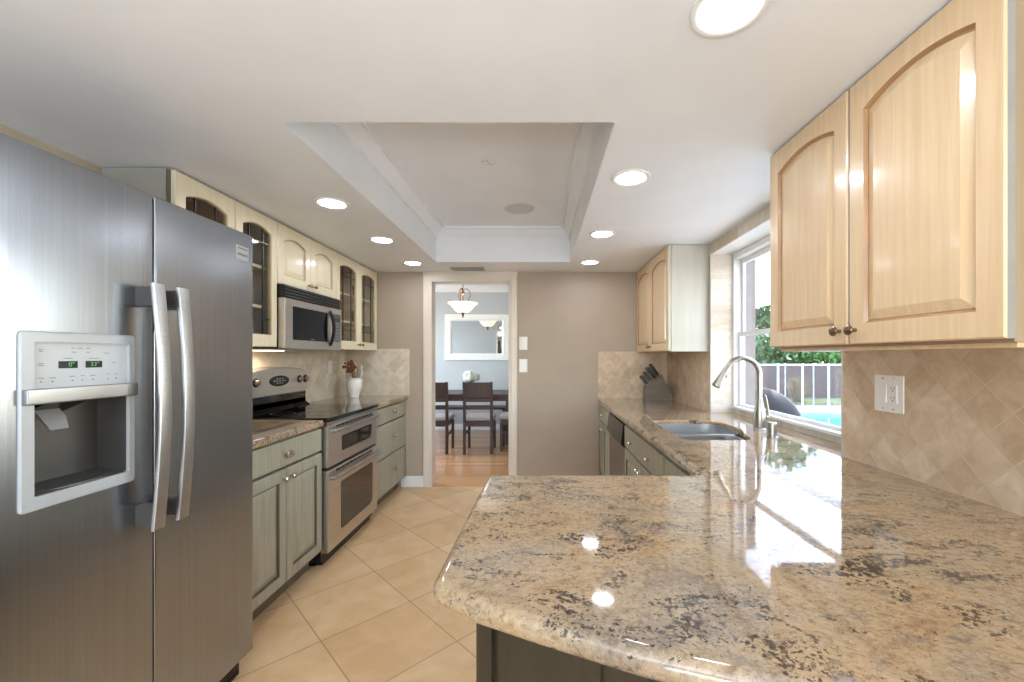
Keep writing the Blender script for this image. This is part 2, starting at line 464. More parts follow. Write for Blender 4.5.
class MB:
    def __init__(s, M4=None):
        s.bm = bmesh.new()
        s.M = M4 or Matrix.Identity(4)
    def P(s, p):
        return s.M @ Vector(p)
    def v(s, p):
        return s.bm.verts.new(s.P(p))
    def f(s, vs, mi=0):
        try:
            fa = s.bm.faces.new(vs)
            fa.material_index = mi
            return fa
        except ValueError:
            return None
    def box(s, x0, x1, y0, y1, z0, z1, bev=0.0, seg=2, mi=0):
        vs = [s.v(p) for p in ((x0, y0, z0), (x1, y0, z0), (x1, y1, z0), (x0, y1, z0), (x0, y0, z1), (x1, y0, z1), (x1, y1, z1), (x0, y1, z1))]
        fs = [s.f([vs[i] for i in q], mi) for q in ((0, 3, 2, 1), (4, 5, 6, 7), (0, 1, 5, 4), (1, 2, 6, 5), (2, 3, 7, 6), (3, 0, 4, 7))]
        if bev > 0:
            es = list({e for f in fs for e in f.edges})
            r = bmesh.ops.bevel(s.bm, geom=es, offset=bev, offset_type='OFFSET', segments=seg, profile=0.5, affect='EDGES', clamp_overlap=True)
            for f in r['faces']:
                f.material_index = mi
        return s
    def loft(s, loops, cap0=True, cap1=True, mis=None, closed=True, capmi=0):
        rows = [[s.v(p) for p in lp] for lp in loops]
        n = len(rows[0])
        for i in range(len(rows) - 1):
            for j in range(n if closed else n - 1):
                k = (j + 1) % n
                s.f([rows[i][j], rows[i][k], rows[i + 1][k], rows[i + 1][j]], mis[i] if mis else 0)
        if cap0:
            s.f(rows[0][::-1], capmi)
        if cap1:
            s.f(rows[-1], capmi)
        return s
    def lathe(s, prof, c=(0, 0, 0), seg=20, axis='z', cap=True, sx=1.0, sy=1.0):
        loops = []
        for r, h in prof:
            lp = []
            for k in range(seg):
                a = 2 * PI * k / seg
                p, q = r * math.cos(a) * sx, r * math.sin(a) * sy
                d = {'z': (p, q, h), 'x': (h, p, q), 'y': (p, h, q)}[axis]
                lp.append((c[0] + d[0], c[1] + d[1], c[2] + d[2]))
            loops.append(lp)
        return s.loft(loops, cap, cap)
    def tube(s, path, rad, seg=10, cap=True, flat=None):
        pts = [Vector(p) for p in path]
        rs = rad if isinstance(rad, (list, tuple)) else [rad] * len(pts)
        t0 = (pts[1] - pts[0]).normalized()
        up = Vector((0, 0, 1)) if abs(t0.z) < 0.9 else Vector((0, 1, 0))
        n = (up - t0 * up.dot(t0)).normalized()
        loops = []
        for i, p in enumerate(pts):
            if i == 0:
                t = t0
            elif i == len(pts) - 1:
                t = (pts[i] - pts[i - 1]).normalized()
            else:
                t = ((pts[i] - pts[i - 1]).normalized() + (pts[i + 1] - pts[i]).normalized()).normalized()
            n = (n - t * n.dot(t)).normalized()
            b = t.cross(n)
            fx, fy = flat or (1, 1)
            loops.append([p + n * (rs[i] * fx * math.cos(2 * PI * k / seg)) + b * (rs[i] * fy * math.sin(2 * PI * k / seg)) for k in range(seg)])
        return s.loft(loops, cap, cap)
    def prism(s, poly, a, b, axis='y', bev=0.0):
        def mk(p, h):
            return {'x': (h, p[0], p[1]), 'y': (p[0], h, p[1]), 'z': (p[0], p[1], h)}[axis]
        s.loft([[mk(p, a) for p in poly], [mk(p, b) for p in poly]])
        return s
    def sphere(s, c, r, seg=10, rings=6, sc=(1, 1, 1)):
        loops = []
        for i in range(1, rings):
            a = PI * i / rings
            loops.append([(c[0] + r * sc[0] * math.sin(a) * math.cos(2 * PI * k / seg), c[1] + r * sc[1] * math.sin(a) * math.sin(2 * PI * k / seg), c[2] - r * sc[2] * math.cos(a)) for k in range(seg)])
        return s.loft(loops)
    def build(s, name, mats, parent=None, loc=None, angle=40, recalc=True):
        if recalc:
            bmesh.ops.recalc_face_normals(s.bm, faces=s.bm.faces)
        off = Vector((0, 0, 0))
        if parent is not None:
            q = parent
            while q is not None:
                off += Vector(q.location)
                q = q.parent
        elif loc is not None:
            off = Vector(loc)
        if off.length:
            bmesh.ops.translate(s.bm, vec=-off, verts=s.bm.verts)
        me = bpy.data.meshes.new(name)
        s.bm.to_mesh(me)
        s.bm.free()
        me.shade_smooth()
        me.set_sharp_from_angle(angle=math.radians(angle))
        o = bpy.data.objects.new(name, me)
        COL.objects.link(o)
        wnm = o.modifiers.new('face_weighted_normals', 'WEIGHTED_NORMAL')
        wnm.keep_sharp = True
        for m in (mats if isinstance(mats, (list, tuple)) else [mats]):
            me.materials.append(m)
        if parent is not None:
            o.parent = parent
        elif loc is not None:
            o.location = loc
        return o

def tag(o, label, cat, group=None):
    o['label'] = label
    o['category'] = cat
    if group:
        o['group'] = group
    return o

def thing(name, label, cat, loc=(0, 0, 0), group=None):
    o = bpy.data.objects.new(name, None)
    o.empty_display_size = 0.1
    COL.objects.link(o)
    o.location = loc
    return tag(o, label, cat, group)

def struct(o):
    o['kind'] = 'structure'
    return o

def copy_tree(o, parent=None):
    c = o.copy()
    COL.objects.link(c)
    c.parent = parent
    for ch in list(o.children):
        copy_tree(ch, c)
    return c

def dup(o, loc, label, rz=0.0):
    c = copy_tree(o)
    c.location = loc
    c.rotation_euler = (0, 0, rz)
    c['label'] = label
    return c

def outline(u0, u1, v0, v1, rise=0.0, n=14, cath=False):
    pts = [(u0, v0), (u1, v0)]
    for k in range(n + 1):
        t = 1 - 2 * k / n
        d = (math.sin(PI / 2 * t) ** 2 if cath else t * t) * rise
        pts.append((u1 + (u0 - u1) * k / n, v1 - d))
    return pts

def at(lp, w):
    return [(p[0], p[1], w) for p in lp]

def poly_offset(poly, d):
    """inward offset of a counter-clockwise polygon"""
    out = []
    n = len(poly)
    for i in range(n):
        a, b, c = Vector(poly[i - 1]), Vector(poly[i]), Vector(poly[(i + 1) % n])
        e1, e2 = (b - a).normalized(), (c - b).normalized()
        n1, n2 = Vector((-e1.y, e1.x)), Vector((-e2.y, e2.x))
        m = n1 + n2
        k = m.length_squared
        m = m * (2 / k) if k > 1e-6 else n1
        if m.length > 2:
            m = m.normalized() * 2
        out.append(tuple(b + m * d))
    return out

def fillet(poly, rad, seg=6):
    out = []
    n = len(poly)
    for i in range(n):
        r = rad[i] if isinstance(rad, (list, tuple)) else rad
        a, b, c = Vector(poly[i - 1]), Vector(poly[i]), Vector(poly[(i + 1) % n])
        if r <= 0:
            out.append(tuple(b))
            continue
        d1, d2 = (a - b).normalized(), (c - b).normalized()
        ang = d1.angle(d2)
        l = min(r / math.tan(ang / 2), 0.49 * (a - b).length, 0.49 * (c - b).length)
        p, q = b + d1 * l, b + d2 * l
        for k in range(seg + 1):
            t = k / seg
            out.append(tuple(p * (1 - t) ** 2 + b * 2 * t * (1 - t) + q * t * t))
    return out

def slab(outer, holes, z0, z1, r, flat=lambda p: False):
    """stone slab with a rounded edge and cut-outs"""
    mb = MB()
    prof = []
    for k in range(6):
        a = PI / 2 * k / 5
        prof.append((r * (1 - math.sin(a)), z0 + r * (1 - math.cos(a))))
    for k in range(6):
        a = PI / 2 * k / 5
        prof.append((r * (1 - math.cos(a)), z1 - r * (1 - math.sin(a))))
    rows = [[mb.v((*(q if flat(q) else p), z)) for p, q in zip(poly_offset(outer, d), outer)] for d, z in prof]
    n = len(outer)
    for i in range(len(rows) - 1):
        for j in range(n):
            mb.f([rows[i][j], rows[i][(j + 1) % n], rows[i + 1][(j + 1) % n], rows[i + 1][j]])
    tops, bots = [rows[-1]], [rows[0]]
    for h in holes:
        m = len(h)
        hr = 0.008
        ho = [(d, z) for d, z in ((0, z0), (0, z1 - hr), (hr * 0.3, z1 - hr * 0.3), (hr, z1))]
        hrows = [[mb.v((p[0], p[1], z)) for p in poly_offset(h, -d)] for d, z in ho]
        for i in range(len(hrows) - 1):
            for j in range(m):
                mb.f([hrows[i][j], hrows[i][(j + 1) % m], hrows[i + 1][(j + 1) % m], hrows[i + 1][j]])
        tops.append(hrows[-1])
        bots.append(hrows[0])
    for group in (tops, bots):
        flat = [v for lp in group for v in lp]
        for tri in tessellate_polygon([[v.co for v in lp] for lp in group]):
            mb.f([flat[i] for i in tri])
    return mb

FL = lambda X: frame((X, 0, 0), (0, 1, 0), (0, 0, 1), (1, 0, 0))     # faces +X (left run): u=Y, v=Z, w out
FR = lambda X: frame((X, 0, 0), (0, 1, 0), (0, 0, 1), (-1, 0, 0))    # faces -X (right run)

def panel_door(F, u0, u1, v0, v1, mats, parent, rise=0.0, s=0.058, top=0.062, bot=0.06, t=0.021, cath=False, name='door'):
    mb = MB(F)
    O = lambda d, w: at(outline(u0 + d, u1 - d, v0 + d, v1 - d, 0), w)
    I = lambda d, w: at(outline(u0 + s + d, u1 - s - d, v0 + bot + d, v1 - top - d, rise, cath=cath), w)
    loops = [O(0, 0), O(0, t - .004), O(.004, t), I(0, t), I(.006, t - .010), I(.010, t - .010), I(.036, t - .001)]
    mb.loft(loops, True, True, mis=[2, 0, 0, 1, 1, 0])
    return mb.build(name, mats, parent, angle=10)

def drawer_front(F, u0, u1, v0, v1, mats, parent, t=0.021, name='drawer', panel=True):
    mb = MB(F)
    O = lambda d, w: at(outline(u0 + d, u1 - d, v0 + d, v1 - d, 0, 2), w)
    loops = [O(0, 0), O(0, t - .005), O(.005, t)]
    mis = [2, 0]
    mb.loft(loops, True, True, mis=mis)
    return mb.build(name, mats, parent, angle=25)

def glass_door(F, u0, u1, v0, v1, mats, parent, rise=0.03, s=0.058, top=0.075, bot=0.075, t=0.021):
    mb = MB(F)
    O = lambda d, w: at(outline(u0 + d, u1 - d, v0 + d, v1 - d, 0), w)
    I = lambda d, w: at(outline(u0 + s + d, u1 - s - d, v0 + bot + d, v1 - top - d, rise), w)
    mb.loft([I(0, 0), O(0, 0), O(0, t - .004), O(.004, t), I(-.004, t), I(0, t - .005), I(0, 0)], False, False, mis=[0, 2, 0, 0, 1, 1])
    d = mb.build('door', mats, parent, angle=25)
    g = MB(F)
    g.loft([I(-.002, .006), I(-.002, .009)])
    g.build('glass_pane', M['cab_glass'], d)
    l = MB(F)
    a, b = u0 + s, u1 - s
    w = b - a
    for u in (a + w * .25, b - w * .25):
        l.box(u - .003, u + .003, v0 + bot, v1 - top - rise * .3, .004, .012)
    for v in (v0 + bot + .09, v1 - top - rise - .06):
        l.box(a, b, v - .003, v + .003, .004, .012)
    l.build('leading', M['lead'], d)
    return d

def knob(F, u, v, w, parent, mat='nickel', r=0.016, oval=1.0):
    mb = MB(F)
    prof = [(.006, 0), (.0065, .004), (.005, .010), (.006, .014), (r * .8, .018), (r, .023), (r * .95, .027), (r * .6, .031), (r * .12, .032)]
    mb.lathe(prof, (u, v, w), 16, 'z', sx=oval)
    return mb.build('knob', M[mat], parent)

# ------------------------------------------------------------------ key measures
XL, XR, YB, ZC = -1.97, 1.29, 4.24, 2.168
CZL, CZR = 0.925, 0.895
WY0, WY1, WZ1 = 1.775, 3.165, 2.085          # sink window recess
XW = 1.50                                     # window plane

# ------------------------------------------------------------------ the room
def sbox(name, m, *boxes):
    mb = MB()
    for b in boxes:
        mb.box(*b)
    return struct(mb.build(name, m))

sbox('floor', M['floor'], (-2.1, 1.6, -4.1, YB, -.05, 0))
sbox('floor_dining', M['planks'], (-3.3, 1.6, YB, 7.62, -.05, 0.001))
sbox('wall_left', M['tan_wall'], (XL - .1, XL, -4.1, YB, 0, 2.6))
sbox('wall_right', M['taupe'], (XR, XW + .04, -4.1, WY0, 0, 2.6), (XR, XW + .04, WY1, YB, 0, 2.6), (XR, XW + .04, WY0, WY1, 0, .85), (XR, XW + .04, WY0, WY1, WZ1 + .012, 2.6))
DX0, DX1, DZ = -1.103, -.302, 2.083
sbox('wall_back', M['taupe'], (XL - .1, DX0, YB, YB + .12, 0, 2.6), (DX1, XW + .04, YB, YB + .12, 0, 2.6), (DX0, DX1, YB, YB + .12, DZ, 2.6))
sbox('wall_rear', M['taupe'], (XL - .1, -1.6, -4.1, -4.0, 0, 2.6), (1.3, XW + .04, -4.1, -4.0, 0, 2.6), (-1.6, 1.3, -4.1, -4.0, 2.12, 2.6))
mb = MB()
for x0, x1 in ((-1.6, -1.54), (-.18, -.12), (1.24, 1.3)):
    mb.box(x0, x1, -4.08, -4.02, 0, 2.12)
mb.box(-1.6, 1.3, -4.08, -4.02, 2.06, 2.12)
struct(mb.build('added_rear_door', M['vinyl']))  # unseen door frame, its opening added to let fill light in
# ceiling with its raised tray
TX0, TX1, TY0, TY1, TZ = -.935, .27, 1.525, 3.79, 2.47
sbox('ceiling', M['ceiling'], (XL - .1, TX0, -4.1, YB, ZC, ZC + .06), (TX1, XR, -4.1, YB, ZC, ZC + .06), (TX0, TX1, -4.1, TY0, ZC, ZC + .06), (TX0, TX1, TY1, YB, ZC, ZC + .06),
     (TX0 - .05, TX0, TY0 - .05, TY1 + .05, ZC + .06, TZ), (TX1, TX1 + .05, TY0 - .05, TY1 + .05, ZC + .06, TZ), (TX0, TX1, TY0 - .05, TY0, ZC + .06, TZ), (TX0, TX1, TY1, TY1 + .05, ZC + .06, TZ),
     (TX0 - .05, TX1 + .05, TY0 - .05, TY1 + .05, TZ, TZ + .05))
# crown moulding round the tray, and a thin lip at its mouth
mb = MB()
prof = [(0, -.095), (.012, -.095), (.012, -.08), (.03, -.065), (.055, -.035), (.062, -.02), (.08, -.02), (.08, 0)]
loops = []
for d, z in prof + [(0, 0)]:
    loops.append([(TX0 + d, TY0 + d, TZ + z), (TX1 - d, TY0 + d, TZ + z), (TX1 - d, TY1 - d, TZ + z), (TX0 + d, TY1 - d, TZ + z)])
mb.loft(loops, False, False)
struct(mb.build('trim_1', M['ceiling'], angle=20))
mb = MB()
mb.box(TX1, TX1 + .010, TY0, TY1, ZC - .004, ZC, .001)
struct(mb.build('trim_2', M['white']))
# door casing
mb = MB()
cw = .072
for x0, x1 in ((DX0 - cw, DX0), (DX1, DX1 + cw)):
    mb.box(x0, x1, YB - .018, YB, 0, DZ + cw + .02, .004)
    mb.box(x0 + .012, x1 - .012, YB - .026, YB - .015, 0, DZ + .02, .004)
mb.box(DX0 - cw, DX1 + cw, YB - .02, YB, DZ, ZC, .004)
mb.box(DX0 - cw - .004, DX1 + cw + .004, YB - .028, YB, ZC - .025, ZC, .004)
mb.box(DX0, DX0 + .014, YB - .018, YB + .135, 0, DZ)
mb.box(DX1 - .014, DX1, YB - .018, YB + .135, 0, DZ)
mb.box(DX0, DX1, YB - .018, YB + .135, DZ - .014, DZ)
struct(mb.build('trim_3', M['casing']))
def base_mb(x0, x1, y, dy):
    mb = MB()
    a, b = (y - .014, y) if dy < 0 else (y, y + .014)
    mb.box(x0, x1, a, b, 0, .095, .004)
    mb.box(x0, x1, a + .004 if dy < 0 else a, b if dy < 0 else b - .004, .095, .11, .003)
    return mb
struct(base_mb(-1.40, DX0 - cw, YB, -1).build('baseboard_left', M['white']))
struct(base_mb(DX1 + cw, .60, YB, -1).build('baseboard_right', M['white']))

# tiled backsplashes and the tiled window recess
sbox('backsplash_left', M['splash_left'], (XL, XL + .009, 1.7, YB, CZL, 1.40))
sbox('backsplash_back_left', M['splash_left_end'], (XL, -1.315, YB - .009, YB, CZL, 1.392))
sbox('backsplash_back_right', M['splash_end'], (.588, XR, YB - .009, YB, CZR, 1.365))
sbox('backsplash_right', M['splash_side'], (XR - .009, XR, -.6, WY0, CZR, 1.40), (XR - .009, XR, WY1, YB, CZR, 1.40))
sbox('trim_4', M['header'], (XR - .009, XR, .9, 3.2, WZ1 + .0, ZC), (XW - .045, XW - .03, WY0 + .012, WY1 - .012, CZR - .01, .9295))
sbox('trim_5', M['jamb'], (XR - .009, XW, WY1 - .012, WY1, CZR - .04, WZ1), (XR - .009, XW, WY0, WY0 + .012, CZR - .04, WZ1))
sbox('trim_6', M['white'], (XR, XW, WY0, WY1, WZ1, WZ1 + .012))

# the sink window
win = bpy.data.objects.new('window_1', None)
COL.objects.link(win)
struct(win)
win.location = (XW, (WY0 + WY1) / 2, .95)
fx0, fx1 = XW - .055, XW + .03
mb = MB()
mb.box(fx0 - .006, fx1, WY0, WY1, .93, .948, .003)
mb.box(fx0, fx1, WY0, WY1, WZ1 - .045, WZ1, .003)
mb.box(fx0, fx1, WY0, WY0 + .034, .948, WZ1 - .045, .003)
mb.box(fx0, fx1, WY1 - .034, WY1, .948, WZ1 - .045, .003)
mb.box(XW - .0295, fx1, WY0 + .012, WY1 - .012, CZR - .04, .93)
mb.build('window_frame', M['vinyl'], win)
for nm, z0, z1, xo in (('lower_sash', .946, 1.50, -.01), ('upper_sash', 1.47, WZ1 - .045, .012)):
    mb = MB()
    y0, y1 = WY0 + .034, WY1 - .034
    xa, xb = XW - .01 + xo, XW + .012 + xo
    for b in ((y0, y0 + .024, z0, z1), (y1 - .024, y1, z0, z1), (y0 + .024, y1 - .024, z0, z0 + .022), (y0 + .024, y1 - .024, z1 - .034, z1)):
        mb.box(xa, xb, *b, .002)
    s_ = mb.build(nm, M['vinyl'], win)
    g = MB()
    g.box((xa + xb) / 2 - .002, (xa + xb) / 2 + .002, y0 + .02, y1 - .02, z0 + .018, z1 - .03)
    g.build('glass_pane', M['glass'], s_)

# dining room shell
sbox('wall_dining_far', M['bluegrey'], (-3.3, 1.6, 7.5, 7.62, 0, 2.6))
sbox('wall_dining_left', M['bluegrey'], (-3.3, -3.2, 4.36, 4.9, 0, 2.6), (-3.3, -3.2, 6.9, 7.5, 0, 2.6), (-3.3, -3.2, 4.9, 6.9, 0, .45), (-3.3, -3.2, 4.9, 6.9, 2.2, 2.6))
sbox('wall_dining_right', M['bluegrey'], (1.5, 1.6, 4.36, 7.5, 0, 2.6))
sbox('wall_dining_near', M['bluegrey'], (-3.3, DX0 - .0, 4.36, 4.37, 0, 2.6), (DX1, 1.6, 4.36, 4.37, 0, 2.6), (DX0, DX1, 4.36, 4.37, DZ, 2.6))
sbox('ceiling_dining', M['ceiling'], (-3.3, 1.6, 4.3, 7.62, 2.56, 2.62))
mb = MB()
mb.prism([(7.5, 2.46), (7.485, 2.46), (7.48, 2.48), (7.42, 2.54), (7.42, 2.56), (7.5, 2.56)], -3.2, 1.5, 'x')
struct(mb.build('trim_7', M['white']))
struct(base_mb(-3.2, 1.5, 7.5, -1).build('baseboard_dining', M['white']))
mb = MB()
for b in ((4.9, 4.96, .45, 2.2), (6.84, 6.9, .45, 2.2), (4.9, 6.9, .45, .51), (4.9, 6.9, 2.14, 2.2), (5.87, 5.93, .45, 2.2)):
    mb.box(-3.28, -3.22, *b)
struct(mb.build('window_2', M['vinyl']))

# ------------------------------------------------------------------ countertops
hole = fillet([(.735, 2.125), (1.085, 2.125), (1.115, 2.30), (1.165, 2.42), (1.165, 2.775), (.735, 2.775)], [.06, .09, .05, .06, .12, .07], 6)
outer = [(1.281, .20)]
outer += [(1.281, 1.787), (1.452, 1.787), (1.452, 3.153), (1.281, 3.153), (1.281, 4.231)]
outer += [(.58, 4.231)]
outer += fillet([(.58, 1.9), (.58, 1.513), (.2, 1.513)], [0, .04, 0], 6)
front = [(-.19, 1.513), (-.207, .792), (-.11, .722), (.0, .668), (.14, .603), (.28, .556), (.5, .50), (.8, .46)]
ff = fillet([(.2, 1.513)] + front + [(1.2, .43)], [0, .05, .05, .15, .3, .3, .3, .3, .3, 0], 6)[1:-1]
outer += ff + [(1.281, .43)]
outer = outer[1:]
ct = slab(outer, [hole], CZR - .046, CZR, .0225, lambda p: p[0] > 1.27 or p[1] > 4.22).build('countertop', M['granite'], angle=50)
tag(ct, 'large polished beige granite countertop running along the sink and turning into the peninsula', 'countertop')
ct = slab(fillet([(-1.96, 1.78), (-1.338, 1.78), (-1.338, 2.606), (-1.96, 2.606)], [0, 0, .012, 0]), [], CZL - .042, CZL, .016, lambda p: p[0] < -1.95 or p[1] < 1.79).build('countertop', M['granite'])
tag(ct, 'short granite countertop between the fridge and the range', 'countertop')
ct = slab(fillet([(-1.96, 3.425), (-1.333, 3.425), (-1.333, 4.229), (-1.96, 4.229)], [0, .012, 0, 0]), [], CZL - .042, CZL, .016, lambda p: p[0] < -1.95 or p[1] > 4.22).build('countertop', M['granite'])
tag(ct, 'granite countertop under the white vase in the far left corner', 'countertop')

# ------------------------------------------------------------------ cabinets
def carcass(parent, x0, x1, y0, y1, z0, z1, mat, kick=None, kx=None, front=None, solid_front=True):
    """open-top box of panels; the front frame sits on the side 'front' (+1 = faces +X)"""
    mb = MB()
    t = .016
    mb.box(x0, x1, y0, y0 + t, z0, z1)
    mb.box(x0, x1, y1 - t, y1, z0, z1)
    mb.box(x0, x1, y0 + t, y1 - t, z0, z0 + t)
    if front > 0:
        mb.box(x0, x0 + t, y0 + t, y1 - t, z0 + t, z1)
        mb.box(x1 - t, x1, y0 + t, y1 - t, z0 + t, z1)
    else:
        mb.box(x1 - t, x1, y0 + t, y1 - t, z0 + t, z1)
        mb.box(x0, x0 + t, y0 + t, y1 - t, z0 + t, z1)
    c = mb.build('carcass', mat, parent)
    if kick:
        k = MB()
        a, b = (x0, x1 - .06) if front > 0 else (x0 + .06, x1)
        k.box(a, b, y0, y1, 0, z0)
        k.build('toe_kick', M['kick'], parent)
    return c

SG = [M['sage'], M['sage_glaze'], M['sage']]
CR = [M['cream'], M['cream_glaze'], M['cream']]
MP = [M['maple'], M['maple_glaze'], M['pale_panel']]

# left base run
XF = -1.371
F = FL(XF)
c = thing('base_cabinet', 'grey-green base cabinet with two doors under one drawer, beside the fridge', 'cabinet', (-1.66, 2.19, 0))
carcass(c, XL + .002, XF - .001, 1.79, 2.605, .10, .882, M['sage_glaze'], True, front=1)
d = drawer_front(F, 1.80, 2.60, .735, .872, SG, c)
knob(F, 2.237, .80, .021, d, 'nickel', .021, 1.45)
d = panel_door(F, 1.80, 2.235, .115, .722, SG, c)
knob(F, 2.205, .672, .021, d)
d = panel_door(F, 2.241, 2.60, .115, .722, SG, c)
knob(F, 2.271, .672, .021, d)
c = thing('drawer_cabinet', 'grey-green base cabinet with three drawers, between range and back wall', 'cabinet', (-1.66, 3.83, 0))
carcass(c, XL + .002, XF - .001, 3.43, 4.228, .10, .882, M['sage_glaze'], True, front=1)
for z0, z1 in ((.735, .872), (.435, .725), (.115, .425)):
    d = drawer_front(F, 3.44, 4.22, z0, z1, SG, c)
    knob(F, 3.86, (z0 + z1) / 2 + .01, .021, d, 'nickel', .021, 1.45)

# right base run
XG = .608
F = FR(XG)
c = thing('base_cabinet', 'grey-green base cabinet with drawer over double doors at the back wall', 'cabinet', (.94, 3.88, 0))
carcass(c, XG + .001, XR - .002, 3.56, 4.228, .10, .848, M['sage_glaze'], True, front=-1)
d = drawer_front(F, 3.57, 4.215, .70, .838, SG, c)
knob(F, 3.89, .765, .021, d)
for a, b, k in ((3.57, 3.89, 3.86), (3.896, 4.215, 3.926)):
    d = panel_door(F, a, b, .115, .69, SG, c)
    knob(F, k, .64, .021, d)
c = thing('sink_cabinet', 'grey-green sink base cabinet with a two-knob front and double doors', 'cabinet', (.94, 2.45, 0))
carcass(c, XG + .001, XR - .002, 1.995, 2.93, .10, .66, M['sage_glaze'], True, front=-1)
mb = MB()
mb.box(XG + .001, XG + .017, 1.995, 2.93, .66, .848)
mb.build('front_frame', M['sage_glaze'], c)
d = drawer_front(F, 2.005, 2.92, .695, .838, SG, c, name='false_drawer')
knob(F, 2.26, .76, .021, d)
knob(F, 2.68, .76, .021, d)
for a, b, k in ((2.005, 2.46, 2.43), (2.466, 2.92, 2.496)):
    d = panel_door(F, a, b, .115, .683, SG, c)
    knob(F, k, .635, .021, d)
c = thing('corner_cabinet', 'plain grey-green corner cabinet where the sink run meets the peninsula', 'cabinet', (.94, 1.7, 0))
carcass(c, XG + .001, XR - .002, 1.45, 1.985, .10, .848, M['sage_glaze'], True, front=-1)
d = panel_door(F, 1.50, 1.98, .115, .838, SG, c)

# peninsula base
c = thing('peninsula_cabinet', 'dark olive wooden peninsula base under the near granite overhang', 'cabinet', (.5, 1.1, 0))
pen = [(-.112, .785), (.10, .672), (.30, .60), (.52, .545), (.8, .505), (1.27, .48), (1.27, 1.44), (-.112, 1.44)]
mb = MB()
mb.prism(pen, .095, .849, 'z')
mb.build('carcass', M['sage_shaded'], c)
mb = MB()
ki = poly_offset(pen, .05)
mb.prism(ki, 0, .095, 'z')
mb.build('toe_kick', M['kick'], c)
# framed end panels on the curved seating side: post, rail, stiles
mb = MB()
mb.prism([(-.118, .80), (-.118, .778), (-.088, .760), (-.080, .785)], .095, .849, 'z')
mb.build('corner_post', M['sage_shaded'], c)
mb = MB()
front_pts = pen[:6]
for a, b in zip(front_pts[:-1], front_pts[1:]):
    A, B = Vector(a), Vector(b)
    tdir = (B - A).normalized()
    nrm = Vector((tdir.y, -tdir.x))
    for s0, s1, z0, z1 in ((0, 1, .097, .17),):
        p, q = A.lerp(B, s0), A.lerp(B, s1)
        mb.prism([tuple(p), tuple(q), tuple(q + nrm * .009), tuple(p + nrm * .009)], z0, z1, 'z')
    p, q = B - tdir * .03, B
    mb.prism([tuple(p), tuple(q), tuple(q + nrm * .009), tuple(p + nrm * .009)], .17, .848, 'z')
mb.build('face_frame', M['sage_shaded'], c)
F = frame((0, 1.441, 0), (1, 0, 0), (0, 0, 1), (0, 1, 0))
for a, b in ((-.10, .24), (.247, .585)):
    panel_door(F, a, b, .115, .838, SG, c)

# upper cabinets
def upper(parent, x0, x1, y0, y1, z0, z1, side, mat_side, mat_in, shelves=(), front=1, gap=0.0):
    t = .018
    for nm, a, b in (('side_panel', y0, y0 + t), ('side_panel', y1 - t, y1)):
        mb = MB()
        mb.box(x0, x1 - gap if front > 0 else x1, a, b, z0, z1)
        mb.build(nm, mat_side, parent)
    mb = MB()
    mb.box(x0, x1, y0 + t, y1 - t, z0, z0 + t)
    mb.box(x0, x1, y0 + t, y1 - t, z1 - t, z1)
    xb = (x0, x0 + .008) if front > 0 else (x1 - .008, x1)
    mb.box(*xb, y0 + t, y1 - t, z0 + t, z1 - t)
    mb.build('carcass', mat_in, parent)
    for zs in shelves:
        mb = MB()
        mb.box(x0 + .009 if front > 0 else x0 + .03, x1 - .03 if front > 0 else x1 - .009, y0 + t, y1 - t, zs - .018, zs, .002)
        mb.build('shelf', M['shelf'], parent)

XU = -1.657
F = FL(XU)
UZ0, UZ1 = 1.375, 2.158
SH = (1.628, 1.868)
c = thing('wall_cabinet', 'cream wall cabinet with two arched glass doors, half hidden behind the fridge', 'cabinet', (-1.81, 2.25, UZ0))
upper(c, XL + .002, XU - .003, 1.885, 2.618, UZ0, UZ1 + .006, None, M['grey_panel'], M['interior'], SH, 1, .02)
mb = MB(); mb.box(XL + .03, XU - .01, 2.247, 2.259, UZ0 + .018, UZ1 - .012); mb.build('divider', M['interior'], c)
mb = MB(); mb.box(XU - .022, XU - .0025, 1.890, 1.905, UZ0 + .002, UZ1); mb.build('face_frame', M['kick'], c)
d = glass_door(F, 1.886, 2.254, UZ0, UZ1, CR, c)
knob(F, 2.225, UZ0 + .045, .021, d)
d = glass_door(F, 2.260, 2.615, UZ0, UZ1, CR, c)
knob(F, 2.29, UZ0 + .045, .021, d)
c = thing('wall_cabinet', 'short cream wall cabinet with two raised-panel doors above the microwave', 'cabinet', (-1.81, 3.0, 1.77))
upper(c, XL + .002, XU - .003, 2.622, 3.376, 1.773, UZ1 + .006, None, M['cream'], M['interior'], ())
d = panel_door(F, 2.624, 2.994, 1.778, UZ1, CR, c, .032, .06, .07, .06)
knob(F, 2.965, 1.815, .021, d, 'bronze', .014)
d = panel_door(F, 3.0, 3.374, 1.778, UZ1, CR, c, .032, .06, .07, .06)
knob(F, 3.03, 1.815, .021, d, 'bronze', .014)
c = thing('wall_cabinet', 'cream wall cabinet with two arched glass doors above the white vase', 'cabinet', (-1.81, 3.8, UZ0))
upper(c, XL + .002, XU - .003, 3.38, 4.226, UZ0, UZ1 + .006, None, M['cream'], M['interior'], SH)
d = glass_door(F, 3.382, 3.796, UZ0, UZ1, CR, c)
knob(F, 3.765, UZ0 + .045, .021, d, 'bronze', .014)
d = glass_door(F, 3.802, 4.222, UZ0, UZ1, CR, c)
knob(F, 3.832, UZ0 + .045, .021, d, 'bronze', .014)

